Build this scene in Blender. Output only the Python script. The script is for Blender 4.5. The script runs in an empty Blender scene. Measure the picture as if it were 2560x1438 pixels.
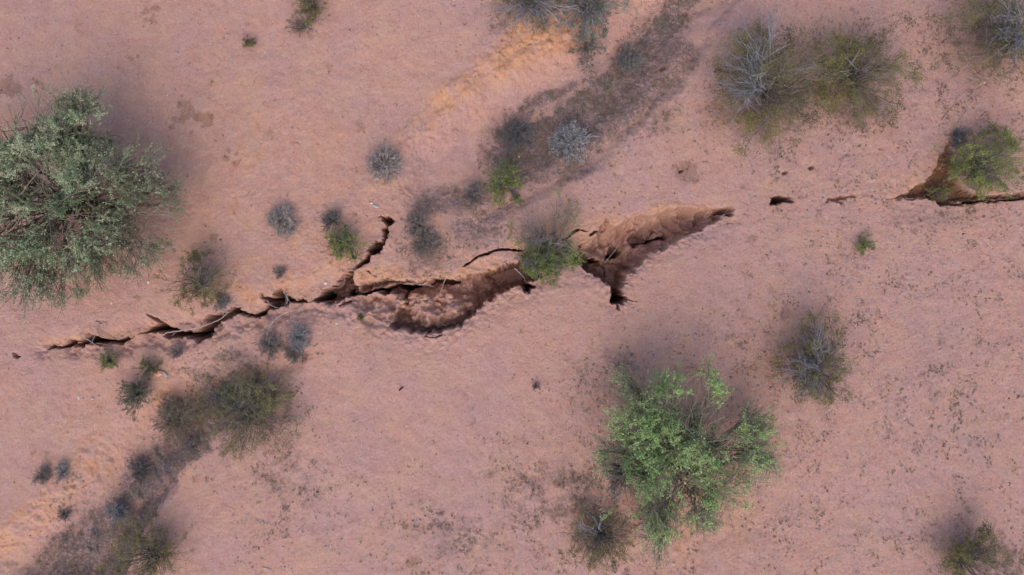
import bpy, math, random
import numpy as np
from mathutils import Vector

# ------------------------------------------------------------------ basics
S = 0.01            # metres per photo pixel on the ground
D = 17.3            # height the camera hangs at
scene = bpy.context.scene
col = bpy.data.collections.new("desert"); scene.collection.children.link(col)

def W(px, py):
    return np.array([(px - 1280.0) * S, (719.0 - py) * S])

def smooth(t):
    t = np.clip(t, 0, 1); return t * t * (3 - 2 * t)

_tab = np.random.RandomState(7).rand(8, 256, 256)
def vnoise(x, y, scale, k):
    t = _tab[k % 8]
    x = x / scale + 37.3 * (k + 1); y = y / scale + 91.7 * (k + 1)
    xi = np.floor(x).astype(np.int64); yi = np.floor(y).astype(np.int64)
    fx = x - xi; fy = y - yi
    fx = fx * fx * (3 - 2 * fx); fy = fy * fy * (3 - 2 * fy)
    a = t[xi & 255, yi & 255]; b = t[(xi + 1) & 255, yi & 255]
    c = t[xi & 255, (yi + 1) & 255]; d = t[(xi + 1) & 255, (yi + 1) & 255]
    return (a * (1 - fx) + b * fx) * (1 - fy) + (c * (1 - fx) + d * fx) * fy
def fbm(x, y, scale, k, octs=4, gain=0.5):
    s = 0; a = 1; n = 0
    cx = math.cos(0.6); sx = math.sin(0.6)
    for i in range(octs):
        s = s + a * (vnoise(x, y, scale, k + i) - 0.5); n += a
        x, y = x * cx - y * sx, x * sx + y * cx
        a *= gain; scale *= 0.5
    return s / n * 2

def worley(x, y, scale, k=0):
    x = x / scale + 11.3 * k; y = y / scale + 5.1 * k
    xi = np.floor(x).astype(np.int64); yi = np.floor(y).astype(np.int64); f1 = np.full(x.shape, 9.); f2 = f1.copy()
    t = _tab[k % 8]; t2 = _tab[(k + 3) % 8]
    for i in (-1, 0, 1):
        for j in (-1, 0, 1):
            cx = xi + i; cy = yi + j
            d = np.hypot(cx + t[cx & 255, cy & 255] - x, cy + t2[cx & 255, cy & 255] - y)
            f2 = np.minimum(f2, np.maximum(f1, d)); f1 = np.minimum(f1, d)
    return f1, f2
# ------------------------------------------------------------------ ground grid
def axis(parts):
    out = []
    for a, b, st in parts:
        n = int(round((b - a) / st)); out.append(np.linspace(a, b, n, endpoint=False))
    v = np.concatenate(out + [[parts[-1][1]]])
    st = 0.06; far = []; p = 0
    while p < 450:
        p += st; st *= 1.22; far.append(p)
    far = np.array(far)
    return np.concatenate([(v[0] - far)[::-1], v, v[-1] + far])
XS = axis([(-13.6, 13.6, 0.0215)])
YS = axis([(-8.0, -2.2, 0.030), (-2.2, 2.5, 0.0165), (2.5, 8.0, 0.030)])
GX, GY = np.meshgrid(XS, YS)
shape = GX.shape
gx = GX.ravel(); gy = GY.ravel()
PX = gx / S + 1280; PY = 719 - gy / S       # photo-pixel style plan coordinates, used to lay out the plan

# noise-warped plan coordinates (crumbling edges)
wx = PX + 9 * fbm(gx, gy, 0.36, 0, 4, .7) + 7 * fbm(gx, gy, 0.11, 2, 3, .7); wy = PY + 9 * fbm(gx, gy, 0.36, 3, 4, .7) + 7 * fbm(gx, gy, 0.11, 5, 3, .7)
near = np.where((np.abs(gx) < 14) & (np.abs(gy) < 8.2))[0]
wf1 = np.full(len(gx), .5); wf2 = wf1 + .3
wf1[near], wf2[near] = worley(gx[near] + .03 * fbm(gx[near], gy[near], .1, 1, 2), gy[near], .17, 2)
vf1 = np.full(len(gx), .5); vf2 = vf1 + .3
vf1[near], vf2[near] = worley(gx[near] + .12 * fbm(gx[near], gy[near], .4, 4, 3), gy[near] + .12 * fbm(gx[near], gy[near], .4, 6, 3), .42, 5)

def poly_sd(pts, X, Y, reach):
    """signed distance (px, negative inside) near a polygon; +reach elsewhere"""
    P = np.array(pts, float)
    m = np.where((X > P[:, 0].min() - reach) & (X < P[:, 0].max() + reach) &
                 (Y > P[:, 1].min() - reach) & (Y < P[:, 1].max() + reach))[0]
    x = X[m]; y = Y[m]
    d = np.full(len(m), 1e9); ins = np.zeros(len(m), bool)
    for i in range(len(P)):
        a = P[i]; b = P[(i + 1) % len(P)]
        ab = b - a; L = ab @ ab + 1e-9
        t = np.clip(((x - a[0]) * ab[0] + (y - a[1]) * ab[1]) / L, 0, 1)
        d = np.minimum(d, (x - a[0] - t * ab[0]) ** 2 + (y - a[1] - t * ab[1]) ** 2)
        if a[1] != b[1]:
            c = ((a[1] > y) != (b[1] > y)) & (x < (b[0] - a[0]) * (y - a[1]) / (b[1] - a[1]) + a[0])
            ins ^= c
    d = np.sqrt(d); d = np.where(ins, -d, d)
    out = np.full(len(X), float(reach)); out[m] = np.minimum(d, reach)
    return out
def line_d(pts, X, Y, reach):
    """distance to polyline minus local half-width (px)"""
    P = np.array(pts, float)
    r = P[:, 2].max() + reach
    m = np.where((X > P[:, 0].min() - r) & (X < P[:, 0].max() + r) &
                 (Y > P[:, 1].min() - r) & (Y < P[:, 1].max() + r))[0]
    x = X[m]; y = Y[m]; d = np.full(len(m), 1e9)
    for i in range(len(P) - 1):
        a = P[i]; b = P[i + 1]; ab = b[:2] - a[:2]; L = ab @ ab + 1e-9
        t = np.clip(((x - a[0]) * ab[0] + (y - a[1]) * ab[1]) / L, 0, 1)
        dd = np.sqrt((x - a[0] - t * ab[0]) ** 2 + (y - a[1] - t * ab[1]) ** 2) - (a[2] + (b[2] - a[2]) * t)
        d = np.minimum(d, dd)
    out = np.full(len(X), float(reach)); out[m] = np.minimum(d, reach)
    return out
def Z(x0, y0, s, pts):
    return [(x0 + p[0] / s,) + (y0 + p[1] / s,) + tuple(p[2:]) for p in pts]
A1 = lambda p: Z(0, 740, 5.325, p)
A2 = lambda p: Z(420, 640, 5.325, p)
A3 = lambda p: Z(780, 500, 5.325, p)
A4 = lambda p: Z(900, 620, 5.325, p)
A5 = lambda p: Z(1200, 480, 5.325, p)
A6 = lambda p: Z(1420, 540, 5.325, p)
A7 = lambda p: Z(1840, 400, 5.325, p)
A8 = lambda p: Z(2160, 300, 6.39, p)

# large relief
z = 0.10 * fbm(gx, gy, 6.0, 1, 3) + 0.035 * fbm(gx, gy, 1.1, 2, 3)
inner = smooth(1 - (np.maximum(np.abs(gx) - 13.6, 0) + np.maximum(np.abs(gy) - 8, 0)) / 30)
fine = 0.020 * fbm(gx, gy, 0.22, 5, 3, .7) + 0.011 * (np.random.RandomState(3).rand(len(gx)) - .5)
z += fine * inner

def carve(sd, depth, w, bulge=1.0):
    return -depth * smooth(-sd / w) ** bulge

# upper wash
wash1 = [(1470, 50), (1340, 110), (1250, 165), (1190, 190), (1120, 250), (1070, 300), (1000, 350), (985, 470),
         (1010, 545), (1120, 545), (1230, 520), (1340, 478), (1440, 415), (1560, 320), (1640, 250), (1720, 140), (1830, 40), (1900, -60), (1560, -60)]
z += carve(poly_sd(wash1, wx, wy, 160), 0.34, 95)
z += carve(line_d([(1830, 0, 2), (1730, 130, 4), (1640, 270, 4), (1560, 330, 6), (1480, 395, 8), (1400, 430, 9), (1300, 500, 8), (1200, 560, 5)], wx + 30 * fbm(gx, gy, 1.2, 1, 3), wy + 30 * fbm(gx, gy, 1.2, 4, 3), 70) - 34, 0.16, 48)
# lower-left wash
wash2 = [(640, 880), (560, 900), (430, 900), (300, 1010), (235, 1100), (185, 1180), (120, 1235), (30, 1300), (-60, 1380), (-60, 1520),
         (260, 1520), (350, 1340), (400, 1230), (520, 1130), (720, 980), (800, 880), (760, 860)]
z += carve(poly_sd(wash2, wx, wy, 200), 0.36, 100)
z += carve(line_d([(430, 1210, 2), (400, 1240, 5), (340, 1300, 5), (290, 1370, 5), (240, 1438, 5)], wx + 24 * fbm(gx, gy, .9, 1, 3), wy + 24 * fbm(gx, gy, .9, 4, 3), 60) - 26, 0.16, 32)
# rim roll-off alongside the fissure
z += carve(line_d([(110, 868, 4), (450, 830, 20), (640, 770, 20), (850, 720, 25), (1000, 760, 40), (1200, 740, 40), (1400, 650, 40), (1560, 620, 50), (1800, 540, 20)], wx, wy, 60) - 45, 0.10, 70)
base_z = z.copy()

# outer pits (walls and slumped floors)
fisA = A1([(590,680),(660,680),(700,620),(720,670),(850,640),(910,580),(960,600),(1060,570),(1160,500),(1230,530),(1310,530),(1390,560),(1480,570),(1600,560),(1670,520),(1700,550),(1770,530),
           (1660,600),(1630,660),(1580,680),(1500,650),(1300,650),(1150,660),(970,645),(900,700),(840,690),(780,720),(740,700),(680,710),(620,690)])
fisB = (A1([(1750,535),(1860,485),(1950,440),(2050,370),(2130,350),(2220,405),(2320,450),(2480,455)]) +
        A2([(100,960),(200,985),(300,990),(430,940),(450,900),(500,800),(510,770),(620,765),(690,735),(800,730),(880,700),(940,705),(970,735),(1050,760),(1130,760),(1200,740),(1280,700),(1300,660),(1250,600),(1230,550),(1220,505),(1300,520),(1400,545),(1390,490),(1450,435),(1530,460),(1580,490),(1600,530),(1680,565),(1740,555),(1760,540),(1830,545),(1850,575),(1890,565),(1950,500),(2080,450),(2030,425),(2120,435),(2200,400),(2260,330)]) +
        A3([(380,1050),(410,970),(520,920),(560,860),(640,800),(700,740),(730,660),(790,590),(850,555),(930,540),(940,470),(940,400),(965,360),(970,320),(920,290),(905,210),(1000,220),(1070,260),(1090,270),(1120,240),(1120,265),(1060,340),(1030,370),(1010,440),(1000,510),(970,590),(900,670),(830,730),(770,790),(700,860),(600,930),(580,980),(540,1050),(560,1120),(600,1120),(620,1240),(500,1290),(330,1370),(260,1385)]) +
        A2([(2150,640),(2000,600),(1900,590),(1750,600),(1620,620),(1500,690),(1420,740),(1340,750),(1250,830),(1150,830),(1040,820),(950,790),(850,820),(700,860),(680,920),(630,950),(620,1000),(560,1080),(450,1130),(370,1180),(330,1120),(250,1090),(150,1110),(60,1080),(0,1070)]) +
        A1([(2150,560),(2130,510),(2000,510),(1880,500)]))
basin = A4([(170,600),(300,560),(420,540),(560,500),(700,495),(900,455),(960,415),(1130,400),(1350,390),(1500,350),(1650,290),(1800,260),(1900,225),(2230,150),(2400,110)]) + \
        A5([(1000,830),(1100,790),(1300,760),(1450,800),(1500,850),(1600,920)]) + A6([(480,600),(520,640),(330,800),(290,760),(170,700),(140,650)]) + \
        A5([(1310,960),(1170,940),(1080,1010),(900,1100),(690,1210),(750,1240),(700,1300),(650,1340),(600,1330),(590,1280),(400,1275),(300,1320)]) + \
        A4([(1840,620),(1800,690),(1680,720),(1660,780),(1570,820),(1530,890),(1420,970),(1340,1050),(1200,1100),(1090,1150),(930,1130),(870,1160),(780,1110),(650,1130),(520,1080),(430,1080),(380,1000),(420,870),(490,760),(580,690),(560,640),(400,620)])
east = A5([(2556,215),(2300,290),(2130,300),(1950,360),(1840,430),(1770,420),(1720,320),(1680,270),(1670,350),(1600,420),(1560,530),(1420,620),(1370,690),(1300,760),(1450,860),(1600,940)]) + \
       A6([(300,640),(170,690),(290,760),(300,810),(370,830),(440,880),(560,930),(590,960),(590,1100),(670,1170),(740,1130),(740,1050),(740,970),(790,880),(790,780),(880,740),(900,680),(1060,600),(1070,560),(1130,520),(1270,460),(1280,410),(1500,330),(1640,250),(1800,220),(1830,150),(1900,100),(2000,70),(2100,20)]) + \
       [(1828, 540), (1836, 524), (1826, 516), (1795, 518), (1760, 521), (1720, 515)]
pitE = A8([(200,1345),(600,1160),(760,1080),(900,990),(1090,850),(1180,690),(1240,500),(1370,330),(1440,300),(1430,480),(1500,850),(1680,1140),(2000,1180),(2300,1180),(2700,1120),(2700,1270),(2200,1290),(1800,1310),(1640,1335),(1500,1320),(1400,1390),(1200,1400),(1130,1300),(950,1240),(700,1275),(400,1300)])
h1 = A7([(440,560),(480,505),(560,480),(640,490),(720,485),(780,530),(775,580),(640,580),(560,600),(460,605)])
h2 = A7([(1150,550),(1280,490),(1400,430),(1480,455),(1540,435),(1600,490),(1560,520),(1500,490),(1400,560),(1300,580),(1200,578)])

shelf = A4([(-60,470),(0,430),(150,400),(330,395),(450,410),(700,425),(880,425),(960,440),(850,480),(700,495),(540,495),(330,535),(200,545),(70,600),(-60,640)])
slab = A4([(-260,690),(-100,640),(80,610),(300,575),(560,565),(600,690),(430,850),(400,1000),(280,990),(120,900),(-60,850),(-300,800)])
R = 150
sdA = poly_sd(fisA, wx, wy, R); sdB = poly_sd(fisB, wx, wy, R); sdC = poly_sd(basin, wx, wy, R)
sdD = poly_sd(east, wx, wy, R); sdE = poly_sd(pitE, wx, wy, R); sd1 = poly_sd(h1, wx, wy, R); sd2 = poly_sd(h2, wx, wy, R)
scal = 9 * (wf1 - .38) + 7 * (vf1 - .42)
south = .45 + .55 * smooth((PY - (700 - (PX - 1280) * .30)) / 25)
sdA = sdA + .35 * scal; sdB = sdB + .5 * scal * south; sdC = sdC + scal * south; sdD = sdD + scal * south
# vertical blend: south-facing (upper) sides slope gently, lower sides stay steep
def shifted(poly, dx, dy):
    return [(p[0] + dx, p[1] + dy) for p in poly]
lump = fbm(gx, gy, 0.55, 6, 4, .6); n_bowl = fbm(gx, gy, .2, 7, 3)
lump2 = fbm(gx, gy, 0.25, 4, 3, .6)
clod = (.45 - vf1) * .9 + (.42 - wf1) * .35 - .14 * np.exp(-((vf2 - vf1) / .10) ** 2) * smooth(.5 + 3 * lump) + .5 * lump2
e = np.zeros_like(z)
e = np.minimum(e, carve(sdA, 2.2, 9))
e = np.minimum(e, carve(sdB, 0.95, 7) + np.where(sdB < 0, (lump * .45 + clod * .22) * smooth(-sdB / 15), 0))
f = carve(sdC, 0.80, 6) + np.where(sdC < 0, (lump * .22 + lump2 * .08 + clod * .24) * smooth(-sdC / 20), 0)
mx, my = A4([(980, 820)])[0]
mound = np.exp(-(((PX - mx - 4) / 88) ** 2 + ((PY - my) / 48) ** 2) ** 1.4)
f = f + 0.60 * mound * smooth(-sdC / 14) + mound * (0.08 * lump2 + .20 * clod)
bx, by = A4([(760, 620)])[0]
f = f + 0.25 * np.exp(-(((PX - bx) / 45) ** 2 + ((PY - by) / 16) ** 2)) * smooth(-sdC / 8)
# deeper toward the north-east wall of the basin
f = f - 0.55 * smooth((PX - 1150) / 90) * smooth(-sdC / 18) * np.where(sdC < 0, 1, 0)
e = np.minimum(e, f)
g = carve(sdD, 0.34, 10) + carve(sdD, 0.46, 34) + np.where(sdD < 0, (lump * .34 + clod * .34) * smooth(-sdD / 20), 0)
hx, hy = A6([(430, 400)])[0]
g = g + 0.30 * np.exp(-(((PX - hx) / 38) ** 2 + ((PY - hy) / 42) ** 2)) * smooth(-sdD / 10)
g = g - 0.30 * smooth(-sdD / 26) * (np.exp(-(((PX - 1470) / 45) ** 2 + ((PY - 670) / 25) ** 2)) + np.exp(-(((PX - 1545) / 35) ** 2 + ((PY - 690) / 60) ** 2)) + .7 * np.exp(-(((PX - 1630) / 45) ** 2 + ((PY - 590) / 20) ** 2)))
e = np.minimum(e, g)
e = np.minimum(e, carve(sdE, 0.33, 16) + np.where(sdE < 0, lump * .1 * smooth(-sdE / 12), 0))
e = np.minimum(e, carve(sd1, 0.75, 8))
e = np.minimum(e, carve(sd2, 0.22, 9))
# step in the east pit bottom edge
e = np.minimum(e, carve(line_d(A8([(700,1285,2),(950,1255,4),(1150,1330,3),(1500,1350,4),(1640,1340,14),(1800,1320,12),(2200,1300,6),(2600,1265,6)]) , wx, wy, 20) if False else
     line_d([(p[0], p[1], w) for p, w in zip(A8([(700,1270),(950,1240),(1400,1345),(1640,1325),(1800,1305),(2200,1290),(2600,1250)]), (2,2,3,6,5,3,4))], wx, wy, 20), 0.75, 4))

sdS = poly_sd(shelf, wx, wy, R); sdL = poly_sd(slab, wx, wy, R)
e = np.minimum(e, carve(sdS, 0.50, 18) + np.where(sdS < 0, (lump * .2 + clod * .15) * smooth(-sdS / 12), 0))
e = np.minimum(e, carve(sdL, 0.17, 16) + np.where(sdL < 0, (lump * .16 + clod * .30) * smooth(-sdL / 10), 0))
lowrim = line_d([(110, 875, 2), (300, 860, 10), (480, 830, 16), (620, 800, 18), (760, 770, 16), (860, 760, 20), (950, 800, 26)], wx, wy + 0, 50)
e = e + np.where(wy > 700 + (1000 - wx) * .20 - 20, smooth((30 - lowrim) / 30) * (clod * .14 + lump2 * .05 - .05), 0) * (e > -.12)
bowls = [(A6([(870,190),(1000,200),(1150,250),(1390,215),(1420,290),(1280,320),(1150,355),(950,430),(860,340)]), 1.30, 9),
         (A6([(560,590),(580,430),(600,320),(700,320),(800,400),(790,490),(700,550)]), 1.45, 8),
         (A6([(150,640),(130,500),(330,530),(500,630),(560,600),(760,540),(860,600),(870,690),(780,770),(740,960),(740,1060),(600,1060),(580,920),(460,870),(300,760)]), 1.25, 9)]
for p_, d_, w_ in bowls:
    q_ = poly_sd(p_, wx + 4 * n_bowl, wy + 4 * n_bowl, 40); e = np.minimum(e, carve(q_, d_, w_) + np.where(q_ < 0, (lump * .25 + clod * .2) * smooth(-q_ / 12), 0))
# black slots
slots = [
 (A2([(0,960),(100,965),(200,990),(300,1000),(500,975),(560,1000),(480,1030),(300,1050),(150,1075),(0,1070)]), 2.6),
 (A1([(1860,490),(1950,445),(2050,385),(2150,395),(2230,430),(2320,470),(2480,480),(2556,480),(2556,575),(2350,545),(2220,560),(2130,500)]), 2.8),
 (A2([(690,860),(780,800),(900,770),(960,750),(1050,765),(940,790),(840,820),(730,850)]), 1.6),
 (A2([(1890,580),(1950,510),(2070,460),(2110,540),(2030,600),(1950,590)]), 3.0),
 (A2([(1740,585),(1760,550),(1830,550),(1840,592)]), 2.6),
 (A2([(1610,595),(1650,570),(1730,578),(1650,608)]), 2.0),
 (A2([(1240,540),(1300,530),(1400,560),(1560,570),(1600,600),(1550,680),(1480,680),(1350,620),(1260,590)]), 1.5),
 (A3([(400,1310),(420,1230),(440,1160),(470,1180),(480,1230),(600,1240),(560,1270)]), 2.2),
 (A3([(940,400),(975,350),(1010,340),(1020,380),(1000,430),(995,500),(960,560),(930,620),(880,660),(820,720),(760,770),(690,830),(600,880),(560,900),(640,810),(710,750),(740,670),(800,610),(860,580),(930,560),(945,480)]), 2.0),
 (A4([(-40,640),(-20,600),(70,585),(200,545),(400,530),(540,490),(700,490),(850,480),(720,535),(620,580),(575,690),(560,680),(590,570),(400,560),(200,583),(100,608),(20,640)]), 2.8),
 (A4([(940,420),(1100,415),(1330,430),(1320,480),(1200,490),(1000,480),(900,480)]), 1.2),
 (A4([(1700,330),(1900,260),(2100,250),(2250,250),(2210,350),(2200,480),(2120,450),(1900,470),(1750,440)]), 1.35),
 (A4([(2120,430),(2180,440),(2210,480),(2200,590),(2240,600),(2320,540),(2340,500),(2250,480),(2180,420)]), 1.5),
 (A5([(1050,800),(1300,770),(1450,820),(1500,860),(1480,890),(1330,900),(1310,950),(1180,930),(1050,990),(960,990)]), 1.3),
 (A6([(890,345),(1000,330),(1150,300),(1280,250),(1340,260),(1380,220),(1405,285),(1280,300),(1150,345),(1000,370)]), 2.4),
 (A6([(540,600),(610,500),(710,440),(790,440),(790,480),(710,525),(630,575)]), 2.3),
 (A6([(230,500),(330,540),(400,550),(480,590),(430,615),(330,585),(230,530)]), 2.2),
 (A6([(590,1045),(740,1050),(775,1110),(705,1160),(700,1255),(680,1250),(670,1170),(595,1160)]), 2.8),
 (A1([(165,765),(200,775),(265,800),(272,820),(210,828),(172,805)]), 1.2),
 (A7([(560,500),(640,495),(720,495),(775,535),(765,575),(640,575),(540,590)]), 1.5),
 (A3([(915,225),(1000,230),(1060,270),(1110,250),(1060,330),(1010,350),(980,320),(930,285)]), 0.9),
]
for p, dep in slots:
    e = np.minimum(e, carve(poly_sd(p, wx, wy, 40) - 1.0, dep, 5))
cracks = [
 ([(p[0], p[1], w) for p, w in zip(A4([(1310,285),(1400,230),(1480,180),(1570,110),(1700,75),(1800,35),(1880,15),(2000,25),(2130,30),(2180,30),(2200,0)]), (.6,1.2,1.6,2,2.6,2.4,2,1.8,2.2,1.6,1))], .7),
 ([(p[0], p[1], w) for p, w in zip(A5([(1090,640),(1170,600),(1240,540),(1320,500),(1430,522)]), (1,1.6,1.2,1.8,1))], .5),
 ([(p[0], p[1], 1.6) for p in A5([(1470,565),(1530,530),(1560,520)])], .3),
 ([(p[0], p[1], w) for p, w in zip(A6([(540,40),(545,110),(580,230),(620,310),(690,370)]), (1,1.6,2,3,2))], .7),
 ([(p[0], p[1], w) for p, w in zip(A6([(1255,120),(1215,180),(1170,265)]), (1.4,2.2,2.4))], 1.2),
 ([(p[0], p[1], w) for p, w in zip(A6([(530,600),(575,690),(580,860),(600,1000),(600,1060)]), (1.5,2.4,2.4,2.6,3))], 1.6),
 ([(p[0], p[1], w) for p, w in zip(A1([(1950,235),(2010,280),(2080,320),(2140,360),(2200,400)]), (.8,1.8,2.2,2.2,3))], 1.0),
 ([(p[0], p[1], w) for p, w in zip(A4([(870,1165),(920,1185),(1010,1190),(1090,1165)]), (.9,1.5,1.5,.8))], .4),
 ([(p[0], p[1], 1.2) for p in A4([(30,825),(110,805),(170,795)])], .2),
 ([(p[0], p[1], 1.3) for p in A3([(740,945),(800,985),(850,1010)])], .2),
 ([(p[0], p[1], 1.5) for p in A3([(1000,1040),(1070,1060)])], .25),
 ([(p[0], p[1], 2.2) for p in A3([(355,1405),(430,1375),(500,1350)])], .3),
 ([(p[0], p[1], 1.6) for p in A6([(580,680),(640,690),(710,715)])], .4),
 ([(p[0], p[1], 1.6) for p in A6([(770,1110),(850,1130),(920,1140)])], .25),
 ([(p[0], p[1], 2.0) for p in A6([(1600,240),(1700,200),(1790,180)])], .3),
 ([(p[0], p[1], 1.6) for p in A2([(330,990),(420,985)])], .2),
 ([(848, 375, .3), (862, 420, .8), (885, 470, 1.2), (905, 500, .4)], .03),
]
for p, dep in cracks:
    e = np.minimum(e, carve(line_d(p, PX + 2.2 * fbm(gx, gy, .12, 2, 3), PY + 2.2 * fbm(gx, gy, .12, 5, 3), 6) - .6 + 3.2 * fbm(gx, gy, .16, 6, 3, .7), dep, 2.2))
# small animal burrows and pock holes
holes = [(1660,168,9,.3),(1962,432,8,.2),(2027,420,8,.22),(1703,428,7,.2),(1246,191,3,.1),(911,329,3,.1),(1000,357,2.5,.1),(1341,110,3,.1),(2179,490,3,.15),(1152,320,2.5,.1),
         (2408,584,3.5,.15),(891,428,3,.1),(1239,190,3,.1),(1186,178,2.5,.1),(1188,190,2.5,.1),(94,228,3.5,.1),(407,622,2.5,.1),(1653,258,3,.1),(1250,130,3,.1),(1326,108,3,.12), (345,935,3,.1),
         (1162,60,3,.1),(1135,12,3,.1),(1900,130,2,.1),(510,605,3,.1),(550,598,4,.1)]
for hx_, hy_, r_, d_ in holes:
    e = np.minimum(e, carve(line_d([(hx_ - r_ * .4, hy_ + r_ * .2, r_ * .7), (hx_ + r_ * .4, hy_ - r_ * .2, r_ * .7)], PX, PY, 8), d_, r_ * .8))
z = base_z + e
# crusty raised lip right beside edges
sdmin = np.minimum.reduce([sdA, sdB, sdC, sdD, sdS])
z += np.where(sdmin > 0, 0.03 * np.exp(-sdmin / 14) * (0.6 + lump2), 0)
# ragged soft soil just below (south of) the lips
crumb = np.where(sdmin > -2, np.exp(-np.maximum(sdmin, 0) / 22), 0) * smooth((wy - 700 + (wx - 1280) * .30) / 30)
z += crumb * 1.7 * (0.05 * fbm(gx, gy, 0.13, 1, 3, .7) + .05 * (.45 - wf1))
ZG = z.reshape(shape)

def height(x, y):
    x = np.asarray(x, float); y = np.asarray(y, float)
    i = np.clip(np.searchsorted(XS, x) - 1, 0, len(XS) - 2); j = np.clip(np.searchsorted(YS, y) - 1, 0, len(YS) - 2)
    tx = (x - XS[i]) / (XS[i + 1] - XS[i]); ty = (y - YS[j]) / (YS[j + 1] - YS[j])
    return (ZG[j, i] * (1 - tx) + ZG[j, i + 1] * tx) * (1 - ty) + (ZG[j + 1, i] * (1 - tx) + ZG[j + 1, i + 1] * tx) * ty

# ------------------------------------------------------------------ soil cover masks (real differences of soil and litter)
n_a = fbm(gx, gy, 0.9, 2, 5, .6); n_b = fbm(gx, gy, 0.3, 6, 4, .65)
def band(pts, soft, X=None, Y=None):
    d = line_d(pts, wx + 14 * n_a, wy + 14 * n_a, soft * 2.2)
    return np.exp(-(np.maximum(d, 0) / soft) ** 2) * (d < soft * 2.15)
def blob(px, py, rx, ry=None, ang=0):
    ry = ry or rx; c = math.cos(math.radians(ang)); s = math.sin(math.radians(ang))
    u = (wx + 10 * n_a - px); v = (wy + 10 * n_b - py)
    a = (u * c + v * s) / rx; b = (-u * s + v * c) / ry
    return np.exp(-(a * a + b * b))
orange = np.zeros_like(z); litter = np.zeros_like(z); brown = np.zeros_like(z); speck = np.zeros_like(z)
def put(m, v, k=1.0):
    return np.maximum(m, k * v)
orange = put(orange, band([(1470,50,20),(1400,80,35),(1300,125,30),(1200,190,16),(1120,245,12),(1070,295,8),(1030,320,6),(980,370,10),(935,440,10)], 22), .95)
orange = put(orange, blob(1390, 140, 100, 45, -30), .45)
orange = put(orange, blob(1150, 290, 130, 36, -35), .25)
orange = put(orange, band([(245,1090,8),(215,1130,18),(195,1180,18),(140,1230,22),(70,1300,24),(0,1350,24),(-80,1390,34)], 20), .9)
orange = put(orange, blob(440, 1000, 90, 60), .75)
orange = put(orange, blob(270, 1150, 90, 80), .55)
orange = put(orange, band([(640,720,30),(760,600,45),(860,520,40),(950,450,30)], 70), .40)
orange = put(orange, band([(560,745,15),(640,740,20),(740,720,25),(860,640,20),(930,580,15)], 26), .55)
orange = put(orange, band([(885,700,10),(960,685,12),(1100,690,10),(1240,660,12),(1380,600,25),(1490,590,25),(1530,560,10)], 20), .75)
orange = put(orange, band([(1560,560,10),(1640,530,10),(1740,522,8),(1810,520,4)], 8), .75)
orange = put(orange, band([(110,862,2),(300,840,4),(420,815,6)], 14), .6)
orange = put(orange, band([(2160,470,20),(2270,460,20),(2340,420,14),(2370,370,5)], 25), .55)
orange = put(orange, blob(360, 1080, 420, 260, -35), .22)
orange = put(orange, blob(800, 900, 500, 90, -18), .22)
orange = put(orange, blob(180, 560, 300, 300), .25)
orange = put(orange, blob(600, 400, 560, 440), .30)
orange = put(orange, blob(1040, 330, 90, 34, -35), .75)
orange = put(orange, blob(950, 430, 70, 50), .45)
orange = put(orange, blob(1690, 1180, 280, 260), .55)
orange = put(orange, blob(1080, 745, 50, 22), .4)
orange = put(orange, blob(900, 470, 130, 120), .3)
orange = put(orange, blob(1950, 520, 60, 20), .3)
litter = put(litter, band([(1730,-20,35),(1640,80,28),(1560,165,30),(1450,250,38),(1340,320,50),(1260,335,40)], 22), .45)
litter = put(litter, band([(1250,390,20),(1340,400,35),(1430,390,30),(1500,330,20),(1600,240,30),(1700,140,30)], 28), .75)
litter = put(litter, band([(1330,255,6),(1400,225,9),(1440,200,6)], 12), .75)
litter = put(litter, band([(1060,520,8),(1140,500,14),(1220,530,25)], 24), .62)
litter = put(litter, blob(1060, 620, 60, 70), .7)
litter = put(litter, blob(1180, 570, 80, 50), .75)
for a_ in ((1420, 1250, 150, 130, .50), (700, 1210, 90, 110, .42), (1150, 1340, 200, 70, .36), (1880, 840, 110, 50, .4), (1530, 920, 90, 50, .5), (2350, 900, 150, 200, .22), (1660, 300, 60, 60, .4), (1250, 60, 60, 30, .5), (520, 960, 90, 60, .5)):
    litter = put(litter, blob(*a_[:4]) * smooth(.5 + 1.6 * n_b + .8 * n_a), a_[4] * 1.3)
litter = put(litter, band([(590,930,40),(520,1010,35),(470,1100,30),(390,1160,28),(320,1230,34),(260,1310,36),(170,1400,50),(100,1480,50)], 30), .62)
litter = put(litter, blob(700, 1010, 70, 60), .5)
litter = put(litter, blob(1290, 20, 90, 40), .6)
litter = put(litter, band([(2400,1360,20),(2500,1420,30)], 60), .5)
litter = put(litter, blob(1500, 1330, 90, 80), .55)
litter = put(litter, blob(1500, 960, 120, 70), .35)
litter = put(litter, blob(2330, 545, 130, 30), .45)
litter = put(litter, blob(2440, 150, 110, 110), .5)
litter = put(litter, blob(1930, 240, 150, 110), .6)
litter = put(litter, blob(2140, 270, 90, 50), .7)
litter = put(litter, blob(2000, 930, 120, 80), .45)
litter = put(litter, blob(160, 1190, 60, 20), .4)
litter = put(litter, blob(200, 1290, 80, 60), .5)
litter = put(litter, blob(690, 870, 90, 40), .3)
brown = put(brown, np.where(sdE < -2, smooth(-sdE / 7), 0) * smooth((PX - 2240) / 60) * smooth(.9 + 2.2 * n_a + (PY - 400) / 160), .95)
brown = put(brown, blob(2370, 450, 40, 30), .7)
brown = put(brown, np.exp(-(((PX - 1034) / 21) ** 2 + ((PY - 1405) / 16) ** 2) ** 3) * (.8 + .4 * n_b), .7)
brown = put(brown, blob(1905, 300, 60, 40), .35)
brown = put(brown, blob(1800, 280, 50, 40), .4)
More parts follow.
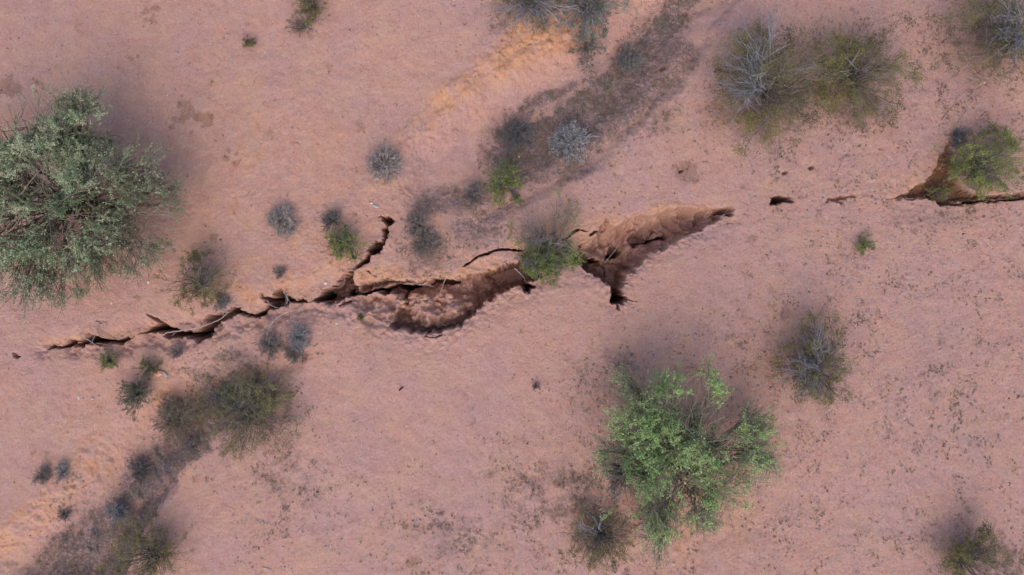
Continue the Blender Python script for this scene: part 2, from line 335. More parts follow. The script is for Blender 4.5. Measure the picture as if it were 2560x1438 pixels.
for (a, b, r_) in [(365,30,8),(392,22,8),(385,48,9),(372,52,6),(352,28,5),(455,262,10),(475,275,12),(497,292,10),(520,305,12),(505,315,8),(470,295,5),(447,300,9),(432,318,7),(480,330,7),(567,378,8),(588,384,6),(562,402,7),(588,408,7),(535,597,9),
                   (900,322,9),(30,215,22),(105,205,12),(1927,727,8),(1998,732,6),(1928,760,7),(1955,790,12),(1718,435,20),(2290,582,6),(1820,559,7),(1850,470,5)]:
    brown = put(brown, smooth((blob(a, b, r_ * 1.5, r_ * 1.25) + .95 * n_b - .44) / .20), .42)
speck = put(speck, smooth((PX * .45 + PY - 1560) / 420 + .35 * n_a), .55)
speck = put(speck, smooth((PX - 1720) / 300 + .5 * n_a) * .6)
speck = put(speck, blob(1420, 1250, 200, 170), .95)
speck = put(speck, blob(720, 1230, 130, 150), .75)
speck = put(speck, blob(1150, 1330, 250, 100), .65)
speck = put(speck, blob(2330, 900, 200, 300), .6)
speck = put(speck, blob(2400, 300, 220, 240), .5)
speck = put(speck, blob(1560, 250, 120, 200), .6)
speck = put(speck, blob(1200, 560, 90, 60), .7)
speck = put(speck, blob(540, 1000, 100, 90), .7)
speck = put(speck, blob(960, 640, 90, 60), .45)
speck = put(speck, blob(1800, 900, 160, 120), .6)
speck = put(speck, blob(2330, 560, 150, 60), .8)
speck = put(speck, blob(1330, 60, 140, 60), .5)
z = z + inner * orange * (.10 * fbm(gx, gy, .5, 3, 5, .65) + .03 * fbm(gx, gy, .12, 1, 3, .7)) * (e > -.1)
z = z + inner * np.clip(litter, 0, 1) * (.07 * fbm(gx, gy, .45, 2, 5, .7)) * (e > -.1)
scarp = line_d([(1440, 95, 1), (1330, 112, 1), (1245, 165, 2), (1185, 200, 2), (1120, 245, 2), (1068, 300, 3), (1030, 325, 1), (985, 360, 1)], wx + 10 * n_a, wy + 10 * n_a, 14)
scarp2 = line_d([(245, 1090, 1), (222, 1125, 2), (195, 1165, 2), (185, 1195, 1), (150, 1215, 2), (135, 1250, 1), (60, 1300, 1), (0, 1340, 1)], wx + 8 * n_a, wy + 8 * n_a, 14)
brk = smooth(.5 + 1.8 * n_a)
tri = lambda sd_, w_: np.exp(-(sd_ / w_) ** 2)
z = z - .035 * brk * tri(np.maximum(scarp, 0), 7) * (.6 + n_b) - .05 * brk * tri(np.maximum(scarp2, 0), 7) * (.6 + n_b)
z = z - .02 * smooth(.18 - np.abs(n_a) * 2) * inner
ZG = z.reshape(shape)
# exposed subsoil wherever the ground has broken away
gyz, gxz = np.gradient(ZG, YS, XS)
slope = np.sqrt(gxz ** 2 + gyz ** 2).ravel()
fresh = smooth((slope - .55) / 1.2) * (e < -.04)
inside = smooth(-e / .35)
bed1 = poly_sd([(1690,-60),(1640,50),(1600,100),(1545,140),(1500,180),(1470,215),(1420,240),(1395,270),(1340,295),(1270,300),(1235,335),(1222,375),(1240,402),(1290,405),(1380,410),(1440,392),(1480,335),(1530,280),(1570,235),(1610,190),(1660,125),(1710,60),(1790,-60)], wx + 8 * n_b, wy + 8 * n_b, 60)
bed2 = poly_sd([(520,1105),(470,1100),(400,1150),(335,1180),(290,1240),(240,1280),(195,1330),(140,1385),(110,1440),(60,1540),(300,1540),(330,1370),(370,1300),(420,1220),(470,1160),(530,1130)], wx + 12 * n_b, wy + 12 * n_b, 60)
bed3 = poly_sd([(1400,225),(1345,245),(1290,265),(1290,278),(1340,262),(1410,238)], wx, wy, 30)
bed4 = poly_sd([(225,1380),(330,1310),(300,1400),(230,1450)], wx, wy, 30)
for q_, k_, w_ in ((bed1, 1.6, 9), (bed2, 1.4, 14), (bed3, .9, 8)):
    litter = np.maximum(litter, k_ * smooth((w_ * .5 - q_) / w_) * np.clip(.9 + .7 * n_a + .3 * n_b, .25, 1))
orange = np.clip(orange * (.66 + .8 * n_a + 1.1 * n_b), 0, 1)
cover = 1 - np.clip(inside, 0, 1) * .8
litter = np.clip(litter * cover, 0, 1.3); speck = np.clip(speck * cover, 0, 1)

# ------------------------------------------------------------------ materials
def newmat(name):
    m = bpy.data.materials.new(name); m.use_nodes = True
    nt = m.node_tree; nt.nodes.clear(); return m, nt
def nd(nt, t, **kw):
    n = nt.nodes.new(t)
    for k, v in kw.items(): setattr(n, k, v)
    return n
def mixc(nt, fac, a, b, bt='MIX'):
    n = nd(nt, 'ShaderNodeMix', data_type='RGBA', blend_type=bt)
    for s, v in ((n.inputs[0], fac), (n.inputs[6], a), (n.inputs[7], b)):
        if hasattr(v, 'is_output') or isinstance(v, bpy.types.NodeSocket): nt.links.new(v, s)
        elif isinstance(v, (int, float)): s.default_value = v
        else: s.default_value = (*v, 1)
    return n.outputs[2]
def noise(nt, co, scale, detail=4, rough=.6):
    n = nd(nt, 'ShaderNodeTexNoise'); n.inputs['Scale'].default_value = scale
    n.inputs['Detail'].default_value = detail; n.inputs['Roughness'].default_value = rough
    nt.links.new(co, n.inputs['Vector']); return n.outputs['Fac']
def ramp(nt, f, a, b, lo=0., hi=1.):
    n = nd(nt, 'ShaderNodeMapRange', clamp=True, interpolation_type='SMOOTHSTEP')
    nt.links.new(f, n.inputs[0]); n.inputs[1].default_value = a; n.inputs[2].default_value = b
    n.inputs[3].default_value = lo; n.inputs[4].default_value = hi; return n.outputs[0]
def math_(nt, op, a, b):
    n = nd(nt, 'ShaderNodeMath', operation=op)
    for s, v in ((n.inputs[0], a), (n.inputs[1], b)):
        if isinstance(v, (int, float)): s.default_value = v
        else: nt.links.new(v, s)
    return n.outputs[0]

def soil_material():
    m, nt = newmat('desert_soil')
    out = nd(nt, 'ShaderNodeOutputMaterial'); bs = nd(nt, 'ShaderNodeBsdfPrincipled')
    bs.inputs['Roughness'].default_value = .95; bs.inputs['Specular IOR Level'].default_value = .1
    nt.links.new(bs.outputs[0], out.inputs[0])
    tc = nd(nt, 'ShaderNodeTexCoord'); co = tc.outputs['Object']
    at = nd(nt, 'ShaderNodeAttribute', attribute_name='cover'); sep = nd(nt, 'ShaderNodeSeparateColor')
    nt.links.new(at.outputs['Color'], sep.inputs[0])
    O, L, B = sep.outputs; Sp = at.outputs['Alpha']
    at2 = nd(nt, 'ShaderNodeAttribute', attribute_name='fresh'); F = at2.outputs['Fac']
    n1 = noise(nt, co, .45, 6, .62); n2 = noise(nt, co, 3.2, 6, .68); n3 = noise(nt, co, 16, 5, .7); n4 = noise(nt, co, 60, 3, .7)
    c = mixc(nt, ramp(nt, n1, .38, .62), (.405, .228, .195), (.455, .240, .180))
    c = mixc(nt, ramp(nt, n2, .40, .66, 0, .40), c, (.47, .30, .255))
    c = mixc(nt, ramp(nt, n2, .50, .30, 0, .32), c, (.36, .195, .155))
    c = mixc(nt, ramp(nt, n3, .52, .34, 0, .50), c, (.29, .162, .13))
    c = mixc(nt, ramp(nt, n4, .54, .72, 0, .45), c, (.56, .37, .31))
    c = mixc(nt, ramp(nt, noise(nt, co, 1.3, 3, .5), .45, .66, 0, .35), c, (.475, .285, .175))
    # orange subsoil
    oc = mixc(nt, ramp(nt, n2, .35, .65), (.48, .228, .118), (.53, .28, .155))
    of = math_(nt, 'MULTIPLY', O, ramp(nt, n3, .25, .6, .6, 1.))
    c = mixc(nt, of, c, oc)
    fc = mixc(nt, ramp(nt, n3, .35, .65), (.35, .19, .135), (.455, .265, .185))
    c = mixc(nt, F, c, fc)
    # litter: grey-brown broken stems and leaf bits lying on the soil
    lf = math_(nt, 'MULTIPLY', ramp(nt, L, .02, 1.2, 0, 1.6), ramp(nt, n3, .34, .60, .15, 1.))
    lf = math_(nt, 'MINIMUM', math_(nt, 'MULTIPLY', lf, ramp(nt, n2, .34, .58, .42, 1.)), .9)
    lc = mixc(nt, ramp(nt, n4, .35, .65), (.088, .064, .062), (.165, .120, .116))
    c = mixc(nt, lf, c, lc)
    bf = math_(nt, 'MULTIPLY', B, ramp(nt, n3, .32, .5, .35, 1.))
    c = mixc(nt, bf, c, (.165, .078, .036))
    # small dark specks of dried ground plants / crust
    vo = nd(nt, 'ShaderNodeTexVoronoi', feature='F1'); vo.inputs['Scale'].default_value = 8.5; vo.inputs['Randomness'].default_value = 1
    wv = nd(nt, 'ShaderNodeVectorMath', operation='MULTIPLY_ADD'); nz = nd(nt, 'ShaderNodeTexNoise'); nz.inputs['Scale'].default_value = 14
    nt.links.new(co, nz.inputs['Vector']); nt.links.new(nz.outputs['Color'], wv.inputs[0]); wv.inputs[1].default_value = (.12, .12, .12); nt.links.new(co, wv.inputs[2])
    nt.links.new(wv.outputs[0], vo.inputs['Vector'])
    vs = nd(nt, 'ShaderNodeSeparateColor'); nt.links.new(vo.outputs['Color'], vs.inputs[0])
    pres = math_(nt, 'LESS_THAN', vs.outputs[0], math_(nt, 'MULTIPLY', Sp, .55))
    spot = math_(nt, 'MULTIPLY', ramp(nt, vo.outputs['Distance'], .42, .15), pres)
    c = mixc(nt, math_(nt, 'MULTIPLY', spot, .42), c, mixc(nt, vs.outputs[1], (.19, .125, .075), (.20, .145, .125)))
    v5 = nd(nt, 'ShaderNodeTexVoronoi', feature='F1'); v5.inputs['Scale'].default_value = 15; nt.links.new(wv.outputs[0], v5.inputs['Vector'])
    s5 = nd(nt, 'ShaderNodeSeparateColor'); nt.links.new(v5.outputs['Color'], s5.inputs[0])
    p5 = math_(nt, 'MULTIPLY', math_(nt, 'LESS_THAN', s5.outputs[0], math_(nt, 'ADD', .03, math_(nt, 'MULTIPLY', Sp, .42))), ramp(nt, v5.outputs['Distance'], .44, .15))
    c = mixc(nt, math_(nt, 'MULTIPLY', p5, ramp(nt, s5.outputs[2], 0, 1, .25, .65)), c, mixc(nt, s5.outputs[1], (.21, .125, .075), (.22, .15, .14)))
    n6 = noise(nt, co, 7.5, 4, .6)
    c = mixc(nt, math_(nt, 'MULTIPLY', ramp(nt, n6, .50, .66, 0, .5), ramp(nt, Sp, 0, .6, .3, 1.)), c, (.335, .225, .215))
    blot = math_(nt, 'MULTIPLY', ramp(nt, n3, .55, .70), ramp(nt, Sp, .1, .9, 0, .40))
    c = mixc(nt, blot, c, (.20, .125, .095))
    # pale grit
    v2 = nd(nt, 'ShaderNodeTexVoronoi', feature='F1'); v2.inputs['Scale'].default_value = 30; nt.links.new(co, v2.inputs['Vector'])
    s2 = nd(nt, 'ShaderNodeSeparateColor'); nt.links.new(v2.outputs['Color'], s2.inputs[0])
    gp = math_(nt, 'MULTIPLY', math_(nt, 'GREATER_THAN', s2.outputs[0], .92), ramp(nt, v2.outputs['Distance'], .40, .18))
    c = mixc(nt, math_(nt, 'MULTIPLY', gp, .75), c, (.60, .47, .43))
    gd = math_(nt, 'MULTIPLY', math_(nt, 'LESS_THAN', s2.outputs[1], .10), ramp(nt, v2.outputs['Distance'], .40, .2))
    c = mixc(nt, math_(nt, 'MULTIPLY', gd, .55), c, (.15, .09, .075))
    nt.links.new(c, bs.inputs['Base Color'])
    b1 = nd(nt, 'ShaderNodeBump'); b1.inputs['Strength'].default_value = .8; b1.inputs['Distance'].default_value = .03
    nt.links.new(math_(nt, 'ADD', n3, math_(nt, 'MULTIPLY', n4, .5)), b1.inputs['Height'])
    nt.links.new(b1.outputs[0], bs.inputs['Normal'])
    return m

def attr_mat(name, rough=.8, transl=0.0, bumpscale=None):
    """diffuse material whose colour is stored per leaf / per twig"""
    m, nt = newmat(name); out = nd(nt, 'ShaderNodeOutputMaterial'); bs = nd(nt, 'ShaderNodeBsdfPrincipled')
    bs.inputs['Roughness'].default_value = rough; bs.inputs['Specular IOR Level'].default_value = .2
    at = nd(nt, 'ShaderNodeAttribute', attribute_name='tint')
    tc = nd(nt, 'ShaderNodeTexCoord'); n = noise(nt, tc.outputs['Object'], 14, 3)
    c = mixc(nt, 1., at.outputs['Color'], mixc(nt, ramp(nt, n, .3, .7), (.78, .78, .78), (1.15, 1.15, 1.15)), 'MULTIPLY')
    nt.links.new(c, bs.inputs['Base Color'])
    if transl > 0:
        tr = nd(nt, 'ShaderNodeBsdfTranslucent'); nt.links.new(c, tr.inputs[0])
        mx_ = nd(nt, 'ShaderNodeMixShader'); mx_.inputs[0].default_value = transl
        nt.links.new(bs.outputs[0], mx_.inputs[1]); nt.links.new(tr.outputs[0], mx_.inputs[2]); nt.links.new(mx_.outputs[0], out.inputs[0])
    else:
        nt.links.new(bs.outputs[0], out.inputs[0])
    return m
M_SOIL = soil_material()
M_LEAF = attr_mat('leaf', .7, .25); M_TWIG = attr_mat('bark', .9); M_BITS = attr_mat('dry_bits', .95)
def rock_mat(name, c1, c2):
    m, nt = newmat(name); out = nd(nt, 'ShaderNodeOutputMaterial'); bs = nd(nt, 'ShaderNodeBsdfPrincipled')
    bs.inputs['Roughness'].default_value = .9
    tc = nd(nt, 'ShaderNodeTexCoord'); n = noise(nt, tc.outputs['Object'], 12, 6, .65)
    nt.links.new(mixc(nt, ramp(nt, n, .35, .65), c1, c2), bs.inputs['Base Color'])
    b = nd(nt, 'ShaderNodeBump'); b.inputs['Strength'].default_value = .6; b.inputs['Distance'].default_value = .02
    nt.links.new(n, b.inputs['Height']); nt.links.new(b.outputs[0], bs.inputs['Normal']); nt.links.new(bs.outputs[0], out.inputs[0])
    return m

# ------------------------------------------------------------------ mesh helpers
def mesh_obj(name, V, F, mat, parent=None, tint=None, tri=False, smooth_=False):
    """V (n,3), F (m,k) arrays, all faces the same size"""
    V = np.asarray(V, np.float32); F = np.asarray(F, np.int32)
    me = bpy.data.meshes.new(name); k = F.shape[1]
    me.vertices.add(len(V)); me.vertices.foreach_set('co', V.ravel())
    me.loops.add(F.size); me.loops.foreach_set('vertex_index', F.ravel())
    me.polygons.add(len(F)); me.polygons.foreach_set('loop_start', np.arange(0, F.size, k, dtype=np.int32))
    me.polygons.foreach_set('use_smooth', np.full(len(F), smooth_))
    me.update(calc_edges=True)
    if tint is not None:
        a = me.attributes.new('tint', 'FLOAT_COLOR', 'POINT')
        t = np.ones((len(V), 4), np.float32); t[:, :3] = tint; a.data.foreach_set('color', t.ravel())
    me.materials.append(mat)
    o = bpy.data.objects.new(name, me); col.objects.link(o)
    if parent is not None: o.parent = parent
    return o
def tag(o, label, cat, group=None, kind=None):
    if label: o['label'] = label
    if cat: o['category'] = cat
    if group: o['group'] = group
    if kind: o['kind'] = kind
    return o
def empty(name, loc):
    o = bpy.data.objects.new(name, None); o.location = loc; o.empty_display_size = .2; col.objects.link(o); return o

# ground object
ny, nx = shape
idx = np.arange(ny * nx).reshape(ny, nx)
F = np.stack([idx[:-1, :-1], idx[:-1, 1:], idx[1:, 1:], idx[1:, :-1]], -1).reshape(-1, 4)
ground = mesh_obj('ground', np.stack([gx, gy, z], 1), F, M_SOIL, smooth_=True)
ca = ground.data.attributes.new('cover', 'FLOAT_COLOR', 'POINT')
ca.data.foreach_set('color', np.stack([orange, litter, brown, speck], 1).astype(np.float32).ravel())
fa = ground.data.attributes.new('fresh', 'FLOAT', 'POINT')
fa.data.foreach_set('value', np.clip(fresh * .8, 0, 1).astype(np.float32))
ground['kind'] = 'structure'; ground['label'] = 'pinkish desert soil split by a deep ragged fissure'

# ---- tubes
def perp(d):
    d = d / (np.linalg.norm(d, axis=-1, keepdims=True) + 1e-9)
    up = np.where(np.abs(d[:, 2:3]) > .9, np.array([[1., 0, 0]]), np.array([[0, 0, 1.]]))
    u = np.cross(d, up); u /= np.linalg.norm(u, axis=1, keepdims=True) + 1e-9
    return u, np.cross(d, u)
class Tubes:
    def __init__(s): s.a = []; s.b = []; s.ra = []; s.rb = []; s.c = []
    def lines(s, P, r0, r1, tint):
        """P (N,K,3) polylines tapering r0->r1 (scalars or (N,))"""
        N, K, _ = P.shape; r0 = np.broadcast_to(r0, (N,)); r1 = np.broadcast_to(r1, (N,))
        t = np.broadcast_to(tint, (N, 3))
        for k in range(K - 1):
            s.a.append(P[:, k]); s.b.append(P[:, k + 1])
            s.ra.append(r0 + (r1 - r0) * k / (K - 1)); s.rb.append(r0 + (r1 - r0) * (k + 1) / (K - 1)); s.c.append(t)
    def build(s, name, parent, mat=None, sides=4):
        a = np.concatenate(s.a); b = np.concatenate(s.b); ra = np.concatenate(s.ra)[:, None]; rb = np.concatenate(s.rb)[:, None]; c = np.concatenate(s.c)
        u, v = perp(b - a); n = len(a); V = []
        for i in range(sides):
            an = 2 * math.pi * i / sides; w = u * math.cos(an) + v * math.sin(an)
            V.append(a + w * ra); V.append(b + w * rb)
        V = np.stack(V, 1).reshape(-1, 3)
        o = np.arange(n)[:, None] * 2 * sides; F = []
        for i in range(sides):
            j = (i + 1) % sides
            F.append(np.concatenate([o + 2 * i, o + 2 * i + 1, o + 2 * j + 1, o + 2 * j], 1))
        F = np.stack(F, 1).reshape(-1, 4)
        return mesh_obj(name, V, F, mat or M_TWIG, parent, np.repeat(c, 2 * sides, 0))
def unit(v): return v / (np.linalg.norm(v, axis=-1, keepdims=True) + 1e-9)
def bez(a, c, b, K, rng, wig=0):
    t = np.linspace(0, 1, K)[None, :, None]
    P = (1 - t) ** 2 * a[:, None] + 2 * t * (1 - t) * c[:, None] + t * t * b[:, None]
    if wig: P = P + rng.normal(0, wig, P.shape) * np.sin(t * math.pi * .9 + .1)
    return P
def offshoots(P, n, L, spread, rng, K=3, lo=.3, up=0.):
    N, KK, _ = P.shape
    i = rng.randint(0, N, n); t = lo + (1 - lo) * rng.rand(n); f = t * (KK - 1); k = np.minimum(f.astype(int), KK - 2); f = (f - k)[:, None]
    s = P[i, k] * (1 - f) + P[i, k + 1] * f
    d = unit(unit(P[i, k + 1] - P[i, k]) + rng.normal(0, spread, (n, 3)) + np.array([0, 0, up]))
    ln = (L * (.5 + rng.rand(n)))[:, None]
    d2 = unit(d + rng.normal(0, .35, (n, 3)))
    e_ = s + d * ln * .5 + d2 * ln * .5
    return bez(s, s + d * ln * .5, e_, K, rng)
def leaf_mesh(name, C, size, tint, parent, rng, flat=.5, aspect=.5):
    n = len(C); a = unit(rng.normal(0, 1, (n, 3)) * np.array([1, 1, flat])); b = unit(np.cross(a, unit(rng.normal(0, 1, (n, 3)) * np.array([flat, flat, 1]) + [0, 0, .2])))
    s = (size * (.6 + .8 * rng.rand(n)))[:, None]
    V = np.stack([C - a * s * .5, C + b * s * aspect * .5, C + a * s * .5, C - b * s * aspect * .5], 1).reshape(-1, 3)
    F = np.arange(4 * n).reshape(-1, 4)
    return mesh_obj(name, V, F, M_LEAF, parent, np.repeat(tint, 4, 0))
def tints(n, pal, rng, C=None, sc=.35):
    pal = np.array(pal); w = rng.rand(n)
    if C is not None: w = np.clip(.5 + 1.1 * fbm(C[:, 0], C[:, 1] + C[:, 2], sc, 2, 3) + rng.normal(0, .22, n), 0, 1)
    f = w * (len(pal) - 1); k = np.minimum(f.astype(int), len(pal) - 2); f = (f - k)[:, None]
    return (pal[k] * (1 - f) + pal[k + 1] * f) * (.85 + .3 * rng.rand(n, 1))

G_OLIVE = [(.095, .078, .036), (.150, .128, .040), (.20, .185, .046), (.25, .205, .07)]
G_BRIGHT = [(.085, .115, .026), (.150, .200, .040), (.22, .27, .06), (.27, .28, .09)]
G_TREE = [(.16, .27, .085), (.24, .39, .12), (.33, .49, .17), (.44, .57, .21)]
G_DARK = [(.16, .20, .105), (.23, .30, .155), (.33, .40, .21), (.44, .47, .29)]
G_GREY = [(.17, .14, .12), (.33, .285, .245), (.50, .45, .40)]
C_GREY = (.18, .15, .135); C_BARK = (.14, .115, .085); C_STRAW = (.30, .25, .20); C_DEAD = (.155, .13, .12)

def place(px, py, h):
    k = 1 - .55 * h / D; p = W(px, py) * k; return np.array([p[0], p[1], float(height(p[0], p[1]))]), k

def shrub(name, label, cat, px, py, r, h, pal, stems=60, leaves=3000, lsize=.035, stemcol=C_GREY, dead=0, deaddir=None, squash=1., base=None,
          seed=1, group=None, twigs=6, droop=0., gap=.35, pale_twigs=0., lobes=None, aspect=.45, fill=.0, stemr=.006, z0=None):
    rng = np.random.RandomState(seed)
    b, k = place(px, py, h)
    if base is not None:
        bb, _ = place(base[0], base[1], 0); b0 = b.copy(); b = bb
    else: b0 = b
    if z0 is not None: b[2] = z0
    Rm = r * S * k
    root = empty(name, tuple(b)); tag(root, label, cat, group)
    ang = rng.rand(stems) * 2 * math.pi; u = np.sqrt(rng.rand(stems)) * .95 + .05
    lob = .66 + .55 * np.array([vnoise(np.array([math.cos(a) * 1.6]), np.array([math.sin(a) * 1.6]), 1., seed % 8)[0] for a in ang])
    rr = Rm * u * lob
    cen = b0[:2] - b[:2]
    tip = np.stack([np.cos(ang) * rr + cen[0], np.sin(ang) * rr * squash + cen[1], h * (1.0 - .5 * u ** 2 - droop * u) * (.75 + .35 * rng.rand(stems))], 1)
    st = np.stack([np.cos(ang), np.sin(ang), 0 * ang], 1) * Rm * .05 * rng.rand(stems, 1)
    ctl = tip * np.array([.42, .42, .62]) + rng.normal(0, .12 * Rm, tip.shape) * [1, 1, .3]
    stems0 = stems
    P = bez(st, ctl, tip, 6, rng, Rm * .05)
    T = Tubes(); sc = np.array(stemcol)
    T.lines(P, stemr * 1.6 * (.7 + .5 * Rm), stemr * .6, sc * (.75 + .5 * rng.rand(stems, 1)))
    P1 = offshoots(P, stems * 3, Rm * .34, .55, rng, 4, .3)
    T.lines(P1, stemr * .9, stemr * .45, sc * (.75 + .5 * rng.rand(len(P1), 1)))
    P2 = offshoots(P1, stems * twigs, Rm * .15, .6, rng, 3, .3)
    T.lines(P2, stemr * .6, stemr * .35, sc * (.7 + .6 * rng.rand(len(P2), 1)))
    T.build('stems', root, sides=3)
    if leaves:
        src = np.concatenate([P2[:, 1:].reshape(-1, 3), P1[:, 2:].reshape(-1, 3), P2[:, 1:].reshape(-1, 3)])
        q_ = np.hypot(src[:, 0] - cen[0], src[:, 1] - cen[1]) / Rm
        src = src[rng.rand(len(src)) < .25 + .85 * q_]
        keep = fbm(src[:, 0] + 5 * seed, src[:, 1] + src[:, 2] * .7, Rm * .45, seed, 3) + rng.normal(0, .12, len(src)) > -gap
        src = src[keep] if keep.sum() > 50 else src
        # leaf bunches
        leaves = int(leaves * 2.9); nb = max(20, leaves // 7)
        ce = src[rng.randint(0, len(src), nb)]
        C = np.repeat(ce, 7, 0) + rng.normal(0, max(.012, Rm * .034), (nb * 7, 3))
        C[:, 2] = np.maximum(C[:, 2], .01)
        leaf_mesh('foliage', C, lsize, tints(len(C), pal, rng, C, max(.2, Rm * .5)), root, rng, aspect=aspect)
    if dead:
        a0 = math.radians(deaddir[0]); aw = math.radians(deaddir[1]); reach = deaddir[2]
        a = a0 + (rng.rand(dead) - .5) * 2 * aw; q = (.45 + .55 * rng.rand(dead)) * reach * Rm
        tp = np.stack([np.cos(a) * q, np.sin(a) * q, h * (.85 + .4 * rng.rand(dead))], 1)
        Pd = bez(np.zeros((dead, 3)) + [0, 0, .02], tp * [.35, .35, .75], tp, 7, rng, Rm * .03)
        T2 = Tubes(); cd = np.array([.26, .245, .25])
        T2.lines(Pd, .014, .005, cd * (.8 + .5 * rng.rand(dead, 1)))
        Pe = offshoots(Pd, dead * 4, Rm * .35, .38, rng, 4, .3); T2.lines(Pe, .007, .0035, cd * (.7 + .5 * rng.rand(len(Pe), 1)))
        Pf = offshoots(Pe, dead * 7, Rm * .14, .5, rng, 3, .3); T2.lines(Pf, .0045, .003, cd * (.6 + .5 * rng.rand(len(Pf), 1)))
        T2.build('dead_branches', root, sides=3)
    return root

def ball(name, label, px, py, r, h, seed, pal=G_GREY, stemcol=(.27, .225, .205), leaves=3000, group=None, lsize=.020):
    """dense dry cushion of fine twigs with pale tips"""
    rng = np.random.RandomState(seed); b, k = place(px, py, h); Rm = r * S * k
    root = empty(name, tuple(b)); tag(root, label, 'shrub', group)
    n = 170; d = unit(rng.normal(0, 1, (n, 3)) * [1, 1, .75] + [0, 0, .25]); d[:, 2] = np.abs(d[:, 2])
    lobe = .80 + .35 * vnoise(d[:, 0] * 2 + seed, d[:, 1] * 2, 1., seed)
    tip = d * np.array([Rm, Rm, h]) * (lobe * (.75 + .25 * rng.rand(n)))[:, None]
    P = bez(np.zeros((n, 3)), tip * .5 + rng.normal(0, .08 * Rm, (n, 3)), tip, 5, rng)
    P[:, :, 2] = np.maximum(P[:, :, 2], .01)
    T = Tubes(); sc = np.array(stemcol)
    T.lines(P, .007, .004, sc * (.6 + .7 * rng.rand(n, 1)))
    P1 = offshoots(P, n * 4, Rm * .30, .55, rng, 3, .4); P1[:, :, 2] = np.maximum(P1[:, :, 2], .01)
    T.lines(P1, .0045, .003, sc * (.8 + .9 * rng.rand(len(P1), 1)))
    P2 = offshoots(P1, n * 5, Rm * .12, .7, rng, 2, .5); T.lines(P2, .004, .003, sc * (1.0 + 1.1 * rng.rand(len(P2), 1)))
    T.build('stems', root, sides=3)
    src = P2[:, -1]; C = src[rng.randint(0, len(src), leaves)] + rng.normal(0, .012, (leaves, 3))
    leaf_mesh('foliage', C, lsize, tints(leaves, pal, rng, C, .12), root, rng, .8, .6)
    return root

